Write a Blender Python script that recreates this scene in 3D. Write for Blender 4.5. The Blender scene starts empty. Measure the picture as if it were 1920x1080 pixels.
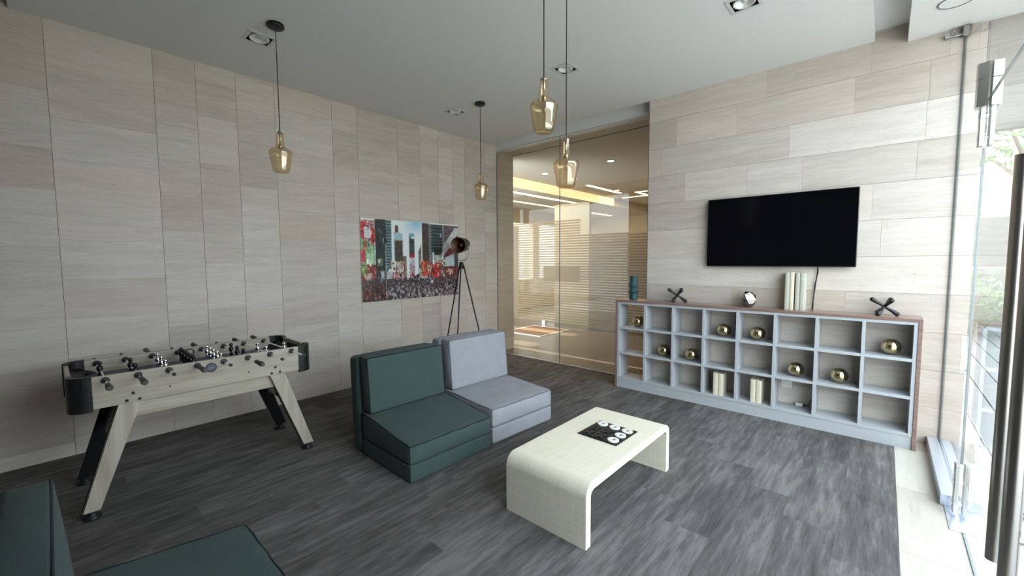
import bpy, bmesh, math, random
from mathutils import Vector, Matrix
random.seed(7)
PI = math.pi
SC = bpy.context.scene
COL = SC.collection

# ------------------------------------------------------------------ camera
F_PX, YAW, PITCH, ROLL = 781.8, 0.7283, -0.0685, -0.0053
CAM = (4.6361, -4.6454, 1.5)
cy, sy, cp, sp = math.cos(YAW), math.sin(YAW), math.cos(PITCH), math.sin(PITCH)
fw = Vector((-sy * cp, cy * cp, sp)); rt = Vector((cy, sy, 0)); up = rt.cross(fw)
cr, sr = math.cos(ROLL), math.sin(ROLL)
rt, up = cr * rt + sr * up, -sr * rt + cr * up
cam_data = bpy.data.cameras.new('camera')
cam_data.sensor_width = 36.0
cam_data.lens = F_PX / 1920 * 36.0
cam_data.clip_start = 0.02
cam = bpy.data.objects.new('camera', cam_data)
m = Matrix.Identity(4)
for i in range(3):
    m[i][0], m[i][1], m[i][2], m[i][3] = rt[i], up[i], -fw[i], CAM[i]
cam.matrix_world = m
COL.objects.link(cam)
SC.camera = cam

# ------------------------------------------------------------------ world, sun, portals, exposure
world = bpy.data.worlds.new('overcast_sky')
SC.world = world
world.use_nodes = True
bg = world.node_tree.nodes['Background']
bg.inputs[0].default_value = (0.82, 0.92, 1.0, 1)
bg.inputs[1].default_value = 2.6

def lamp(name, kind, loc, energy, color=(1, 1, 1), rot=(0, 0, 0), **kw):
    d = bpy.data.lights.new(name, kind)
    d.energy = energy
    d.color = color
    for k, v in kw.items():
        setattr(d, k, v)
    o = bpy.data.objects.new(name, d)
    o.location = loc
    o.rotation_euler = rot
    COL.objects.link(o)
    return o

def aim(o, direction):
    o.rotation_euler = Vector(direction).to_track_quat('-Z', 'Y').to_euler()

sun = lamp('sun_light', 'SUN', (0, 0, 9), 4.0, (1.0, 0.88, 0.74), angle=0.01)
aim(sun, (1.0, 0.04, -0.80))
port = lamp('window_light_portal', 'AREA', (5.12, -2.1, 1.6), 1.0, shape='RECTANGLE', size=3.2, size_y=4.2)
port.rotation_euler = (0, PI / 2, 0)
port.data.cycles.is_portal = True
port2 = lamp('corridor_light_portal', 'AREA', (-3.6, 3.3, 1.5), 1.0, shape='RECTANGLE', size=3.0, size_y=5.6)
port2.rotation_euler = (0, -PI / 2, 0)
port2.data.cycles.is_portal = True

SC.view_settings.view_transform = 'Standard'
SC.view_settings.look = 'None'
SC.view_settings.gamma = 1
SC.view_settings.use_curve_mapping = False
SC.view_settings.exposure = 1.87
SC.cycles.use_denoising = True
SC.cycles.max_bounces = 10
SC.cycles.diffuse_bounces = 6
SC.cycles.glossy_bounces = 5
SC.cycles.transparent_max_bounces = 16
SC.cycles.sample_clamp_indirect = 6.0
SC.cycles.caustics_reflective = False
SC.cycles.caustics_refractive = False

# ------------------------------------------------------------------ mesh helper
class MB:
    def __init__(self):
        self.v = []; self.f = []; self.mi = []; self.sm = []; self.col = []
        self.M = Matrix.Identity(4); self.mat = 0; self.c = (0.5, 0.5, 0.5, 1)
    def add(self, vs, fs, smooth=False):
        b = len(self.v)
        self.v += [tuple(self.M @ Vector(p)) for p in vs]
        for f in fs:
            self.f.append([b + i for i in f]); self.mi.append(self.mat); self.sm.append(smooth); self.col.append(self.c)
        return self
    def box(self, x0, x1, y0, y1, z0, z1):
        vs = [(x0, y0, z0), (x1, y0, z0), (x1, y1, z0), (x0, y1, z0), (x0, y0, z1), (x1, y0, z1), (x1, y1, z1), (x0, y1, z1)]
        return self.add(vs, [(0, 3, 2, 1), (4, 5, 6, 7), (0, 1, 5, 4), (1, 2, 6, 5), (2, 3, 7, 6), (3, 0, 4, 7)])
    def bbox(self, x0, x1, y0, y1, z0, z1, r=0.004, seg=2):
        """box with rounded edges"""
        bm = bmesh.new()
        bmesh.ops.create_cube(bm, size=1)
        for q in bm.verts:
            q.co = Vector((x0 + (q.co.x + .5) * (x1 - x0), y0 + (q.co.y + .5) * (y1 - y0), z0 + (q.co.z + .5) * (z1 - z0)))
        bmesh.ops.bevel(bm, geom=bm.edges[:], offset=r, segments=seg, profile=0.5, affect='EDGES')
        return self.bm(bm)
    def bm(self, bm, smooth=False):
        bm.verts.index_update()
        vs = [q.co.copy() for q in bm.verts]
        fs = [[q.index for q in f.verts] for f in bm.faces]
        bm.free()
        return self.add(vs, fs, smooth)
    def prism(self, poly, axis, a, b, smooth=False):
        """polygon (list of 2d) extruded along axis ('x','y','z') between a and b"""
        n = len(poly)
        def P(p, t):
            return {'x': (t, p[0], p[1]), 'y': (p[0], t, p[1]), 'z': (p[0], p[1], t)}[axis]
        vs = [P(p, a) for p in poly] + [P(p, b) for p in poly]
        fs = [(i, (i + 1) % n, n + (i + 1) % n, n + i) for i in range(n)]
        self.add(vs, fs, smooth)
        return self.add(vs, [tuple(range(n - 1, -1, -1)), tuple(range(n, 2 * n))])
    def tube(self, path, r, n=10, closed=False, cap=True):
        P = [Vector(p) for p in path]; k = len(P)
        rr = r if isinstance(r, (list, tuple)) else [r] * k
        vs = []; prev = None
        for i in range(k):
            a = P[(i - 1) % k] if (closed or i > 0) else P[i]
            b = P[(i + 1) % k] if (closed or i < k - 1) else P[i]
            t = (b - a).normalized()
            if prev is None:
                u = t.orthogonal().normalized()
            else:
                u = (prev - t * prev.dot(t))
                u = u.normalized() if u.length > 1e-6 else t.orthogonal().normalized()
            prev = u; w = t.cross(u)
            for j in range(n):
                a_ = 2 * PI * j / n
                vs.append(P[i] + rr[i] * (math.cos(a_) * u + math.sin(a_) * w))
        fs = []
        for i in range(k if closed else k - 1):
            for j in range(n):
                a0 = i * n + j; a1 = i * n + (j + 1) % n
                b0 = ((i + 1) % k) * n + j; b1 = ((i + 1) % k) * n + (j + 1) % n
                fs.append((a0, a1, b1, b0))
        self.add(vs, fs, True)
        if cap and not closed:
            self.add(vs[:n], [tuple(range(n - 1, -1, -1))]); self.add(vs[-n:], [tuple(range(n))])
        return self
    def lathe(self, prof, n=32, at=(0, 0, 0), smooth=True):
        """profile of (radius, z) turned about z"""
        x, y, z = at; vs = []; k = len(prof)
        for (r, h) in prof:
            for j in range(n):
                a = 2 * PI * j / n
                vs.append((x + r * math.cos(a), y + r * math.sin(a), z + h))
        fs = [(i * n + j, i * n + (j + 1) % n, (i + 1) * n + (j + 1) % n, (i + 1) * n + j) for i in range(k - 1) for j in range(n)]
        return self.add(vs, fs, smooth)
    def cyl(self, p, q, r, n=16):
        return self.tube([p, q], r, n)
    def sphere(self, c, r, n=16, sz=1.0):
        prof = [(max(1e-4, r * math.sin(PI * i / n)), -r * sz * math.cos(PI * i / n)) for i in range(n + 1)]
        return self.lathe(prof, 2 * n, c)
    def build(self, name, mats, parent=None, attr=None):
        me = bpy.data.meshes.new(name)
        me.from_pydata(self.v, [], self.f)
        mats = mats if isinstance(mats, (list, tuple)) else [mats]
        for mt in mats:
            me.materials.append(mt)
        me.polygons.foreach_set('material_index', self.mi)
        me.polygons.foreach_set('use_smooth', self.sm)
        if attr:
            a = me.color_attributes.new(attr, 'FLOAT_COLOR', 'CORNER')
            i = 0
            for p, c in zip(me.polygons, self.col):
                for li in p.loop_indices:
                    a.data[li].color = c
        me.update()
        o = bpy.data.objects.new(name, me)
        COL.objects.link(o)
        if parent is not None:
            o.parent = parent
        return o

def soft_box(mb, sx, sy, sz, r=0.02, puff=0.01, n=14, shear=None, at=(0, 0, 0)):
    """upholstered slab: rounded edges, faces bulging by puff; spans 0..sx, 0..sy, 0..sz"""
    h = Vector((sx / 2, sy / 2, sz / 2))
    t = [-1 + 2 * i / n for i in range(n + 1)]
    t = [math.copysign(abs(a) ** 0.6, a) for a in t]
    for ax in range(3):
        for sg in (-1, 1):
            vs = []
            for a in t:
                for b in t:
                    p = [0, 0, 0]; p[ax] = sg; p[(ax + 1) % 3] = a; p[(ax + 2) % 3] = b
                    p = Vector((p[0] * h.x, p[1] * h.y, p[2] * h.z))
                    inner = Vector([max(-h[i] + r, min(h[i] - r, p[i])) for i in range(3)])
                    d = p - inner
                    q = inner + d.normalized() * r
                    q[ax] += sg * puff * (1 - a * a) * (1 - b * b)
                    q = q + h
                    if shear:
                        q = shear(q)
                    vs.append(q + Vector(at))
            N = n + 1
            fs = []
            for i in range(n):
                for j in range(n):
                    f = (i * N + j, (i + 1) * N + j, (i + 1) * N + j + 1, i * N + j + 1)
                    fs.append(f if sg > 0 else f[::-1])
            mb.add(vs, fs, True)

def rrect(x0, x1, y0, y1, r, n=5):
    pts = []
    for (cx_, cy_, a0) in ((x1 - r, y1 - r, 0), (x0 + r, y1 - r, 90), (x0 + r, y0 + r, 180), (x1 - r, y0 + r, 270)):
        for i in range(n + 1):
            a = math.radians(a0 + 90 * i / n)
            pts.append((cx_ + r * math.cos(a), cy_ + r * math.sin(a)))
    return pts

def tag(o, label, cat, group=None, kind=None):
    o['label'] = label; o['category'] = cat
    if group: o['group'] = group
    if kind: o['kind'] = kind
    return o

def thing(name, label, cat, loc=(0, 0, 0), rz=0.0, group=None):
    o = bpy.data.objects.new(name, None)
    o.empty_display_size = 0.1
    o.location = loc; o.rotation_euler = (0, 0, rz)
    COL.objects.link(o)
    return tag(o, label, cat, group)

def struct(name, mb, mats, attr=None, parent=None):
    o = mb.build(name, mats, parent, attr)
    o['kind'] = 'structure'
    return o

def dup(root, loc, rz, label, group=None):
    c = root.copy(); COL.objects.link(c)
    c.location = loc; c.rotation_euler = (0, 0, rz); c['label'] = label
    if group: c['group'] = group
    for ch in root.children:
        k = ch.copy(); COL.objects.link(k); k.parent = c
        for g in ch.children:
            d = g.copy(); COL.objects.link(d); d.parent = k
    return c

# ------------------------------------------------------------------ materials
def srgb(r, g, b):
    def f(c):
        c /= 255.0
        return c / 12.92 if c <= 0.04045 else ((c + 0.055) / 1.055) ** 2.4
    return (f(r), f(g), f(b), 1)

class N:
    def __init__(self, name):
        self.m = bpy.data.materials.new(name)
        self.m.use_nodes = True
        self.t = self.m.node_tree
        self.b = self.t.nodes['Principled BSDF']
        self.out = self.t.nodes['Material Output']
    def n(self, kind, **kw):
        x = self.t.nodes.new(kind)
        for k, v in kw.items():
            setattr(x, k, v)
        return x
    def l(self, a, b):
        self.t.links.new(a, b)
    def coord(self, scale=(1, 1, 1), loc=None):
        tc = self.n('ShaderNodeTexCoord'); mp = self.n('ShaderNodeMapping')
        self.l(tc.outputs['Object'], mp.inputs[0]); mp.inputs[3].default_value = scale
        if loc: mp.inputs[1].default_value = loc
        return mp.outputs[0]
    def noise(self, vec, scale, detail=4, rough=0.6):
        x = self.n('ShaderNodeTexNoise'); x.inputs['Scale'].default_value = scale
        x.inputs['Detail'].default_value = detail; x.inputs['Roughness'].default_value = rough
        self.l(vec, x.inputs['Vector'])
        return x.outputs['Fac']
    def ramp(self, fac, stops):
        x = self.n('ShaderNodeValToRGB')
        e = x.color_ramp.elements
        e[0].position, e[0].color = stops[0]
        e[1].position, e[1].color = stops[-1]
        for p, c in stops[1:-1]:
            k = e.new(p); k.color = c
        self.l(fac, x.inputs[0])
        return x.outputs[0]
    def mix(self, fac, a, b, mode='MIX'):
        x = self.n('ShaderNodeMix'); x.data_type = 'RGBA'; x.blend_type = mode
        for s, v in ((x.inputs[0], fac), (x.inputs[6], a), (x.inputs[7], b)):
            if hasattr(v, 'links'): self.l(v, s)
            else: s.default_value = v
        return x.outputs[2]
    def math(self, op, a, b=None):
        x = self.n('ShaderNodeMath'); x.operation = op
        for s, v in ((x.inputs[0], a), (x.inputs[1], b)):
            if v is None: continue
            if hasattr(v, 'links'): self.l(v, s)
            else: s.default_value = v
        return x.outputs[0]
    def bump(self, h, strength=0.2, dist=0.01):
        x = self.n('ShaderNodeBump'); x.inputs['Strength'].default_value = strength; x.inputs['Distance'].default_value = dist
        self.l(h, x.inputs['Height']); self.l(x.outputs[0], self.b.inputs['Normal'])

def plain(name, col, rough=0.5, metal=0.0, var=0.06, scale=30, coat=0.0, spec=0.5):
    k = N(name)
    f = k.noise(k.coord(), scale)
    c0 = tuple(c * (1 - var) for c in col[:3]) + (1,); c1 = tuple(min(1, c * (1 + var)) for c in col[:3]) + (1,)
    k.l(k.ramp(f, [(0.3, c0), (0.7, c1)]), k.b.inputs['Base Color'])
    k.b.inputs['Roughness'].default_value = rough; k.b.inputs['Metallic'].default_value = metal
    k.b.inputs['Coat Weight'].default_value = coat; k.b.inputs['Specular IOR Level'].default_value = spec
    return k.m

def emit(name, col, strength):
    k = N(name)
    k.b.inputs['Base Color'].default_value = col
    k.b.inputs['Emission Color'].default_value = col
    k.b.inputs['Emission Strength'].default_value = strength
    return k.m

def thin_glass(name, tint, ior=1.45, refl=1.0, extra=0.0, rough=0.0, rtint=(1, 1, 1, 1), back=1.0):
    k = N(name)
    tr = k.n('ShaderNodeBsdfTransparent'); tr.inputs[0].default_value = tint
    gl = k.n('ShaderNodeBsdfGlossy'); gl.inputs['Roughness'].default_value = rough; gl.inputs['Color'].default_value = rtint
    lw = k.n('ShaderNodeLayerWeight'); lw.inputs[0].default_value = 0.5
    r0 = ((ior - 1) / (ior + 1)) ** 2
    fr = k.math('MULTIPLY_ADD', k.math('POWER', lw.outputs['Facing'], 5.0), 1 - r0)
    fr.node.inputs[2].default_value = r0
    f = k.math('MULTIPLY_ADD', fr, refl)
    f.node.inputs[2].default_value = extra
    geo = k.n('ShaderNodeNewGeometry')
    f = k.math('MULTIPLY', f, k.math('SUBTRACT', 1.0, k.math('MULTIPLY', geo.outputs['Backfacing'], back)))
    mx = k.n('ShaderNodeMixShader')
    k.l(f, mx.inputs[0]); k.l(tr.outputs[0], mx.inputs[1]); k.l(gl.outputs[0], mx.inputs[2])
    k.l(mx.outputs[0], k.out.inputs[0])
    return k.m

def travertine(name, axes, lo, mid, hi, rough=0.45):
    """axes: scale of the object coordinates so that veins run level; each tile carries its own tone and offset"""
    k = N(name)
    at = k.n('ShaderNodeAttribute', attribute_name='tile')
    sep = k.n('ShaderNodeSeparateColor'); k.l(at.outputs['Color'], sep.inputs[0])
    tone, off, hue = sep.outputs[0], sep.outputs[1], sep.outputs[2]
    tc = k.n('ShaderNodeTexCoord')
    sh = k.n('ShaderNodeVectorMath', operation='MULTIPLY_ADD')
    cmb = k.n('ShaderNodeCombineXYZ')
    for i in range(3): k.l(off, cmb.inputs[i])
    k.l(cmb.outputs[0], sh.inputs[0]); sh.inputs[1].default_value = (37, 53, 71); k.l(tc.outputs['Object'], sh.inputs[2])
    mp = k.n('ShaderNodeMapping'); mp.inputs[3].default_value = axes; k.l(sh.outputs[0], mp.inputs[0])
    wob = k.noise(sh.outputs[0], 2.2, 3)
    warp = k.n('ShaderNodeVectorMath', operation='MULTIPLY_ADD')
    c2 = k.n('ShaderNodeCombineXYZ'); k.l(wob, c2.inputs[2])
    k.l(c2.outputs[0], warp.inputs[0]); warp.inputs[1].default_value = (0, 0, 1.1); k.l(mp.outputs[0], warp.inputs[2])
    broad = k.noise(warp.outputs[0], 1.0, 6, 0.62)
    mp2 = k.n('ShaderNodeMapping'); mp2.inputs[3].default_value = (4, 4, 4.2); k.l(warp.outputs[0], mp2.inputs[0])
    fine = k.noise(mp2.outputs[0], 1.0, 7, 0.78)
    v = k.math('ADD', k.math('MULTIPLY', broad, 0.5), k.math('MULTIPLY', fine, 0.5))
    v = k.math('ADD', v, k.math('MULTIPLY', k.math('SUBTRACT', tone, 0.5), 0.26))
    base = k.ramp(v, [(0.30, lo), (0.5, mid), (0.70, hi)])
    warm = k.mix(k.math('MULTIPLY', hue, 0.22), base, (0.60, 0.46, 0.36, 1))
    # small open pores along the veins
    mp3 = k.n('ShaderNodeMapping'); mp3.inputs[3].default_value = (9, 9, 4.5); k.l(warp.outputs[0], mp3.inputs[0])
    pore = k.noise(mp3.outputs[0], 2.0, 2, 0.5)
    pm = k.ramp(pore, [(0.66, (0, 0, 0, 1)), (0.74, (1, 1, 1, 1))])
    pf = k.math('MULTIPLY', pm, 0.45)
    k.l(k.mix(pf, warm, (0.22, 0.18, 0.14, 1)), k.b.inputs['Base Color'])
    k.b.inputs['Roughness'].default_value = rough
    k.b.inputs['Specular IOR Level'].default_value = 0.3
    k.bump(k.math('SUBTRACT', fine, pf), 0.12, 0.004)
    return k.m

def carpet_material():
    k = N('carpet_planks')
    at = k.n('ShaderNodeAttribute', attribute_name='tile')
    sep = k.n('ShaderNodeSeparateColor'); k.l(at.outputs['Color'], sep.inputs[0])
    tc = k.n('ShaderNodeTexCoord'); cmb = k.n('ShaderNodeCombineXYZ')
    for i in range(2): k.l(sep.outputs[1], cmb.inputs[i])
    sh = k.n('ShaderNodeVectorMath', operation='MULTIPLY_ADD'); k.l(cmb.outputs[0], sh.inputs[0])
    sh.inputs[1].default_value = (31, 47, 0); k.l(tc.outputs['Object'], sh.inputs[2])
    mp = k.n('ShaderNodeMapping'); mp.inputs[3].default_value = (30, 3.2, 1); k.l(sh.outputs[0], mp.inputs[0])
    st = k.noise(mp.outputs[0], 1.0, 6, 0.72)
    mp2 = k.n('ShaderNodeMapping'); mp2.inputs[3].default_value = (9, 1.6, 1); k.l(sh.outputs[0], mp2.inputs[0])
    br = k.noise(mp2.outputs[0], 1.0, 3, 0.5)
    v = k.math('ADD', k.math('MULTIPLY', st, 0.65), k.math('MULTIPLY', br, 0.35))
    v = k.math('ADD', v, k.math('MULTIPLY', k.math('SUBTRACT', sep.outputs[0], 0.5), 0.10))
    c = k.ramp(v, [(0.36, (0.060, 0.056, 0.055, 1)), (0.5, (0.104, 0.098, 0.096, 1)), (0.62, (0.170, 0.162, 0.160, 1))])
    k.l(c, k.b.inputs['Base Color'])
    k.b.inputs['Roughness'].default_value = 0.95
    k.b.inputs['Specular IOR Level'].default_value = 0.1
    k.bump(k.noise(k.coord(), 350, 2), 0.5, 0.004)
    return k.m

def fabric(name, col, weave=420):
    k = N(name)
    f = k.noise(k.coord(), weave, 2)
    g = k.noise(k.coord(), 7, 3)
    a = tuple(c * 0.80 for c in col[:3]) + (1,); b = tuple(c * 1.2 for c in col[:3]) + (1,)
    base = k.ramp(f, [(0.35, a), (0.65, b)])
    gg = k.ramp(g, [(0.3, (0.92, 0.92, 0.92, 1)), (0.7, (1.06, 1.06, 1.06, 1))])
    k.l(k.mix(1.0, base, gg, 'MULTIPLY'), k.b.inputs['Base Color'])
    k.b.inputs['Roughness'].default_value = 0.9
    k.b.inputs['Specular IOR Level'].default_value = 0.2
    k.b.inputs['Sheen Weight'].default_value = 0.04
    k.bump(k.math('ADD', f, k.math('MULTIPLY', g, 1.5)), 0.25, 0.004)
    return k.m

def wood(name, lo, hi, axes, rough=0.45, coat=0.0):
    k = N(name)
    v = k.coord(axes)
    f = k.noise(v, 1.0, 7, 0.65)
    k.l(k.ramp(f, [(0.32, lo), (0.68, hi)]), k.b.inputs['Base Color'])
    k.b.inputs['Roughness'].default_value = rough
    k.b.inputs['Coat Weight'].default_value = coat
    k.b.inputs['Coat Roughness'].default_value = 0.1
    return k.m

def linen_material():
    k = N('linen_wrap')
    a = k.noise(k.coord((420, 5, 5)), 1.0, 2)
    b = k.noise(k.coord((5, 420, 420)), 1.0, 2)
    s = k.math('ADD', k.math('MULTIPLY', a, 0.5), k.math('MULTIPLY', b, 0.5))
    k.l(k.ramp(s, [(0.34, (0.62, 0.575, 0.465, 1)), (0.56, (0.76, 0.72, 0.60, 1))]), k.b.inputs['Base Color'])
    k.b.inputs['Roughness'].default_value = 0.6
    k.bump(s, 0.2, 0.002)
    return k.m

def attr_material(name, attr, rough=0.4, coat=0.0):
    k = N(name)
    at = k.n('ShaderNodeAttribute', attribute_name=attr)
    k.l(at.outputs['Color'], k.b.inputs['Base Color'])
    k.b.inputs['Roughness'].default_value = rough
    k.b.inputs['Coat Weight'].default_value = coat
    return k.m

M = {}
M['trav_left'] = travertine('travertine_wall', (1.5, 1.5, 15), (0.405, 0.352, 0.306, 1), (0.50, 0.452, 0.407, 1), (0.60, 0.560, 0.517, 1))
M['trav_far'] = M['trav_left']
M['trav_floor'] = travertine('travertine_floor', (14, 1.2, 1), (0.34, 0.31, 0.265, 1), (0.42, 0.395, 0.345, 1), (0.50, 0.475, 0.43, 1), 0.3)
M['grout'] = plain('stone_joint', (0.31, 0.255, 0.21, 1), 0.9)
M['paint'] = plain('ceiling_paint', (0.70, 0.70, 0.69, 1), 0.8, var=0.015)
M['back_paint'] = plain('plaster', (0.30, 0.27, 0.24, 1), 0.85, var=0.03)
M['carpet'] = carpet_material()
M['teal'] = fabric('teal_upholstery', (0.043, 0.066, 0.064, 1))
M['teal_pipe'] = fabric('teal_piping', (0.010, 0.018, 0.018, 1))
M['grey'] = fabric('grey_upholstery', (0.27, 0.275, 0.305, 1))
M['grey_pipe'] = fabric('grey_piping', (0.13, 0.133, 0.148, 1))
M['linen'] = linen_material()
M['walnut'] = wood('walnut_veneer', (0.16, 0.095, 0.076, 1), (0.27, 0.175, 0.145, 1), (2, 40, 40), 0.3, 0.5)
M['shelf_grey'] = plain('grey_lacquer', (0.40, 0.418, 0.440, 1), 0.42, var=0.02)
M['oak'] = wood('limed_oak', (0.27, 0.232, 0.182, 1), (0.42, 0.375, 0.31, 1), (30, 1.6, 26), 0.5)
M['oak_leg'] = wood('limed_oak_leg', (0.28, 0.241, 0.19, 1), (0.43, 0.385, 0.32, 1), (30, 26, 2), 0.5)
M['black'] = plain('black_plastic', (0.009, 0.0095, 0.011, 1), 0.42, var=0.1, spec=0.35)
M['black_gloss'] = plain('black_laminate', (0.008, 0.008, 0.009, 1), 0.18, var=0.1)
M['rubber'] = plain('rubber_grip', (0.045, 0.040, 0.040, 1), 0.6)
M['chrome'] = plain('chrome', (0.86, 0.87, 0.88, 1), 0.06, 1.0, 0.01)
M['steel'] = plain('brushed_steel', (0.55, 0.54, 0.53, 1), 0.28, 1.0, 0.04, 200)
M['dark_steel'] = plain('dark_brushed_steel', (0.40, 0.375, 0.355, 1), 0.28, 1.0, 0.05, 200)
M['gold'] = plain('polished_gold', (0.58, 0.47, 0.28, 1), 0.10, 1.0, 0.03)
M['silver'] = plain('smoked_silver', (0.36, 0.33, 0.32, 1), 0.17, 1.0, 0.03)
M['black_chrome'] = plain('dark_cast_metal', (0.018, 0.018, 0.020, 1), 0.25, 0.3, 0.1)
M['field'] = plain('playfield_blue', (0.035, 0.037, 0.10, 1), 0.35, var=0.05)
M['ceramic'] = plain('teal_ceramic', (0.012, 0.056, 0.064, 1), 0.6, var=0.12, scale=60)
M['screen'] = plain('switched_off_screen', (0.002, 0.002, 0.003, 1), 0.12, var=0.02, spec=0.2)
M['bezel'] = plain('television_plastic', (0.010, 0.010, 0.011, 1), 0.35)
M['cover_green'] = plain('pale_green_cloth', (0.43, 0.43, 0.37, 1), 0.8)
M['cover_cream'] = plain('cream_cloth', (0.64, 0.58, 0.45, 1), 0.8)
M['cover_sand'] = plain('sand_cloth', (0.44, 0.42, 0.37, 1), 0.8)
M['paper'] = plain('book_paper', (0.70, 0.66, 0.55, 1), 0.9, var=0.1, scale=300)
M['white_plastic'] = plain('white_plastic', (0.72, 0.71, 0.68, 1), 0.4)
M['glass'] = thin_glass('entrance_glass', (0.96, 0.975, 0.97, 1), 1.45, 1.0)
M['glass_in'] = thin_glass('partition_glass', (0.955, 0.95, 0.92, 1), 1.45, 1.0)
M['glass_edge'] = plain('glass_edge', (0.16, 0.20, 0.21, 1), 0.2)
def amber_glass():
    k = N('amber_glass')
    lw = k.n('ShaderNodeLayerWeight'); lw.inputs[0].default_value = 0.5
    e = k.math('POWER', lw.outputs['Facing'], 2.2)
    tr = k.n('ShaderNodeBsdfTransparent')
    k.l(k.mix(e, (0.955, 0.87, 0.70, 1), (0.62, 0.42, 0.20, 1)), tr.inputs[0])
    gl = k.n('ShaderNodeBsdfGlossy'); gl.inputs['Roughness'].default_value = 0.0; gl.inputs['Color'].default_value = (1.0, 0.94, 0.82, 1)
    f = k.math('ADD', k.math('MULTIPLY', k.math('POWER', lw.outputs['Facing'], 4.0), 0.55), 0.17)
    geo = k.n('ShaderNodeNewGeometry')
    f = k.math('MULTIPLY', f, k.math('SUBTRACT', 1.0, k.math('MULTIPLY', geo.outputs['Backfacing'], 0.3)))
    mx = k.n('ShaderNodeMixShader')
    k.l(f, mx.inputs[0]); k.l(tr.outputs[0], mx.inputs[1]); k.l(gl.outputs[0], mx.inputs[2])
    k.l(mx.outputs[0], k.out.inputs[0])
    return k.m
M['amber'] = amber_glass()
M['cord'] = plain('black_cord', (0.012, 0.012, 0.012, 1), 0.7)
M['copper_dark'] = plain('dark_copper_lining', (0.10, 0.048, 0.02, 1), 0.5, 0.3, 0.1)
M['bulb'] = plain('bulb_glass', (0.55, 0.50, 0.40, 1), 0.15, 0.0)
M['clear_bulb'] = thin_glass('clear_bulb_glass', (0.95, 0.93, 0.90, 1), 1.45, 1.0, 0.05)
M['bulb_dark'] = plain('unlit_amber_bulb', (0.22, 0.13, 0.06, 1), 0.3)
M['reflector'] = plain('lamp_reflector', (0.82, 0.82, 0.81, 1), 0.35, 0.3, 0.02)
M['trim_grey'] = plain('fitting_grey', (0.58, 0.58, 0.57, 1), 0.5)
M['alu'] = plain('satin_aluminium', (0.62, 0.66, 0.74, 1), 0.30, 0.75, 0.02, 120)
M['corr_floor'] = plain('polished_taupe_stone', (0.12, 0.10, 0.078, 1), 0.26, var=0.08, scale=4)
M['corr_paint'] = plain('corridor_paint', (0.50, 0.45, 0.39, 1), 0.8, var=0.02)
M['beige_wall'] = plain('beige_wall_panel', (0.50, 0.42, 0.30, 1), 0.6, var=0.03)
M['brown_wall'] = plain('brown_wall_panel', (0.15, 0.105, 0.07, 1), 0.6, var=0.05)
M['led'] = emit('warm_strip_light', (1.0, 0.86, 0.50, 1), 1.6)
M['cove'] = emit('warm_cove_glow', (1.0, 0.83, 0.50, 1), 0.27)
M['spot'] = emit('warm_spot_lamp', (1.0, 0.80, 0.58, 1), 3.0)
M['deck'] = plain('pale_deck_boards', (0.34, 0.34, 0.345, 1), 0.6, var=0.05)
M['garden_stone'] = plain('garden_stone', (0.20, 0.19, 0.175, 1), 0.8, var=0.05, scale=5)
M['render_wall'] = plain('pale_render', (0.22, 0.215, 0.20, 1), 0.85, var=0.03, scale=5)
M['street'] = plain('pale_paving', (0.62, 0.60, 0.56, 1), 0.8, var=0.06, scale=3)
M['leaf'] = plain('shrub_leaf', (0.16, 0.26, 0.10, 1), 0.35, var=0.4, scale=9)
M['bark'] = plain('tree_bark', (0.16, 0.12, 0.09, 1), 0.9, var=0.2)
M['mat_brown'] = fabric('brown_entrance_mat', (0.17, 0.105, 0.062, 1), 200)

def frosted():
    k = N('frosted_film')
    tr = k.n('ShaderNodeBsdfTransparent'); tr.inputs[0].default_value = (0.95, 0.93, 0.88, 1)
    tl = k.n('ShaderNodeBsdfTranslucent'); tl.inputs[0].default_value = (0.62, 0.57, 0.48, 1)
    df = k.n('ShaderNodeBsdfDiffuse'); df.inputs[0].default_value = (0.36, 0.325, 0.27, 1)
    m1 = k.n('ShaderNodeMixShader'); m1.inputs[0].default_value = 0.45
    k.l(tl.outputs[0], m1.inputs[1]); k.l(df.outputs[0], m1.inputs[2])
    m2 = k.n('ShaderNodeMixShader'); m2.inputs[0].default_value = 0.62
    k.l(tr.outputs[0], m2.inputs[1]); k.l(m1.outputs[0], m2.inputs[2])
    k.l(m2.outputs[0], k.out.inputs[0])
    return k.m
M['frost'] = frosted()

# ------------------------------------------------------------------ room shell
H = 3.268           # underside of the dropped ceiling
H2 = 3.346          # ceiling in the shadow recess
XG = 5.02           # plane of the entrance glass
XE = 2.589          # left end of the television wall
YB = -6.6           # back of the room

def tile_rect(mb, plane, a0, a1, z0, z1, gap=0.0016, depth=0.004, tone=None):
    """one stone tile on a wall; plane 'x' (wall at x=0 facing +x) or 'y' (wall at y=0 facing -y)"""
    t = tone if tone is not None else random.random()
    mb.c = (t, random.random(), random.random() ** 2, 1)
    g = gap
    if plane == 'x':
        mb.box(-depth, 0.0, a0 + g, a1 - g, z0 + g * 0.35, z1 - g * 0.35)
    else:
        mb.box(a0 + g * 0.5, a1 - g * 0.5, 0.0, depth, z0 + g, z1 - g)

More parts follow.
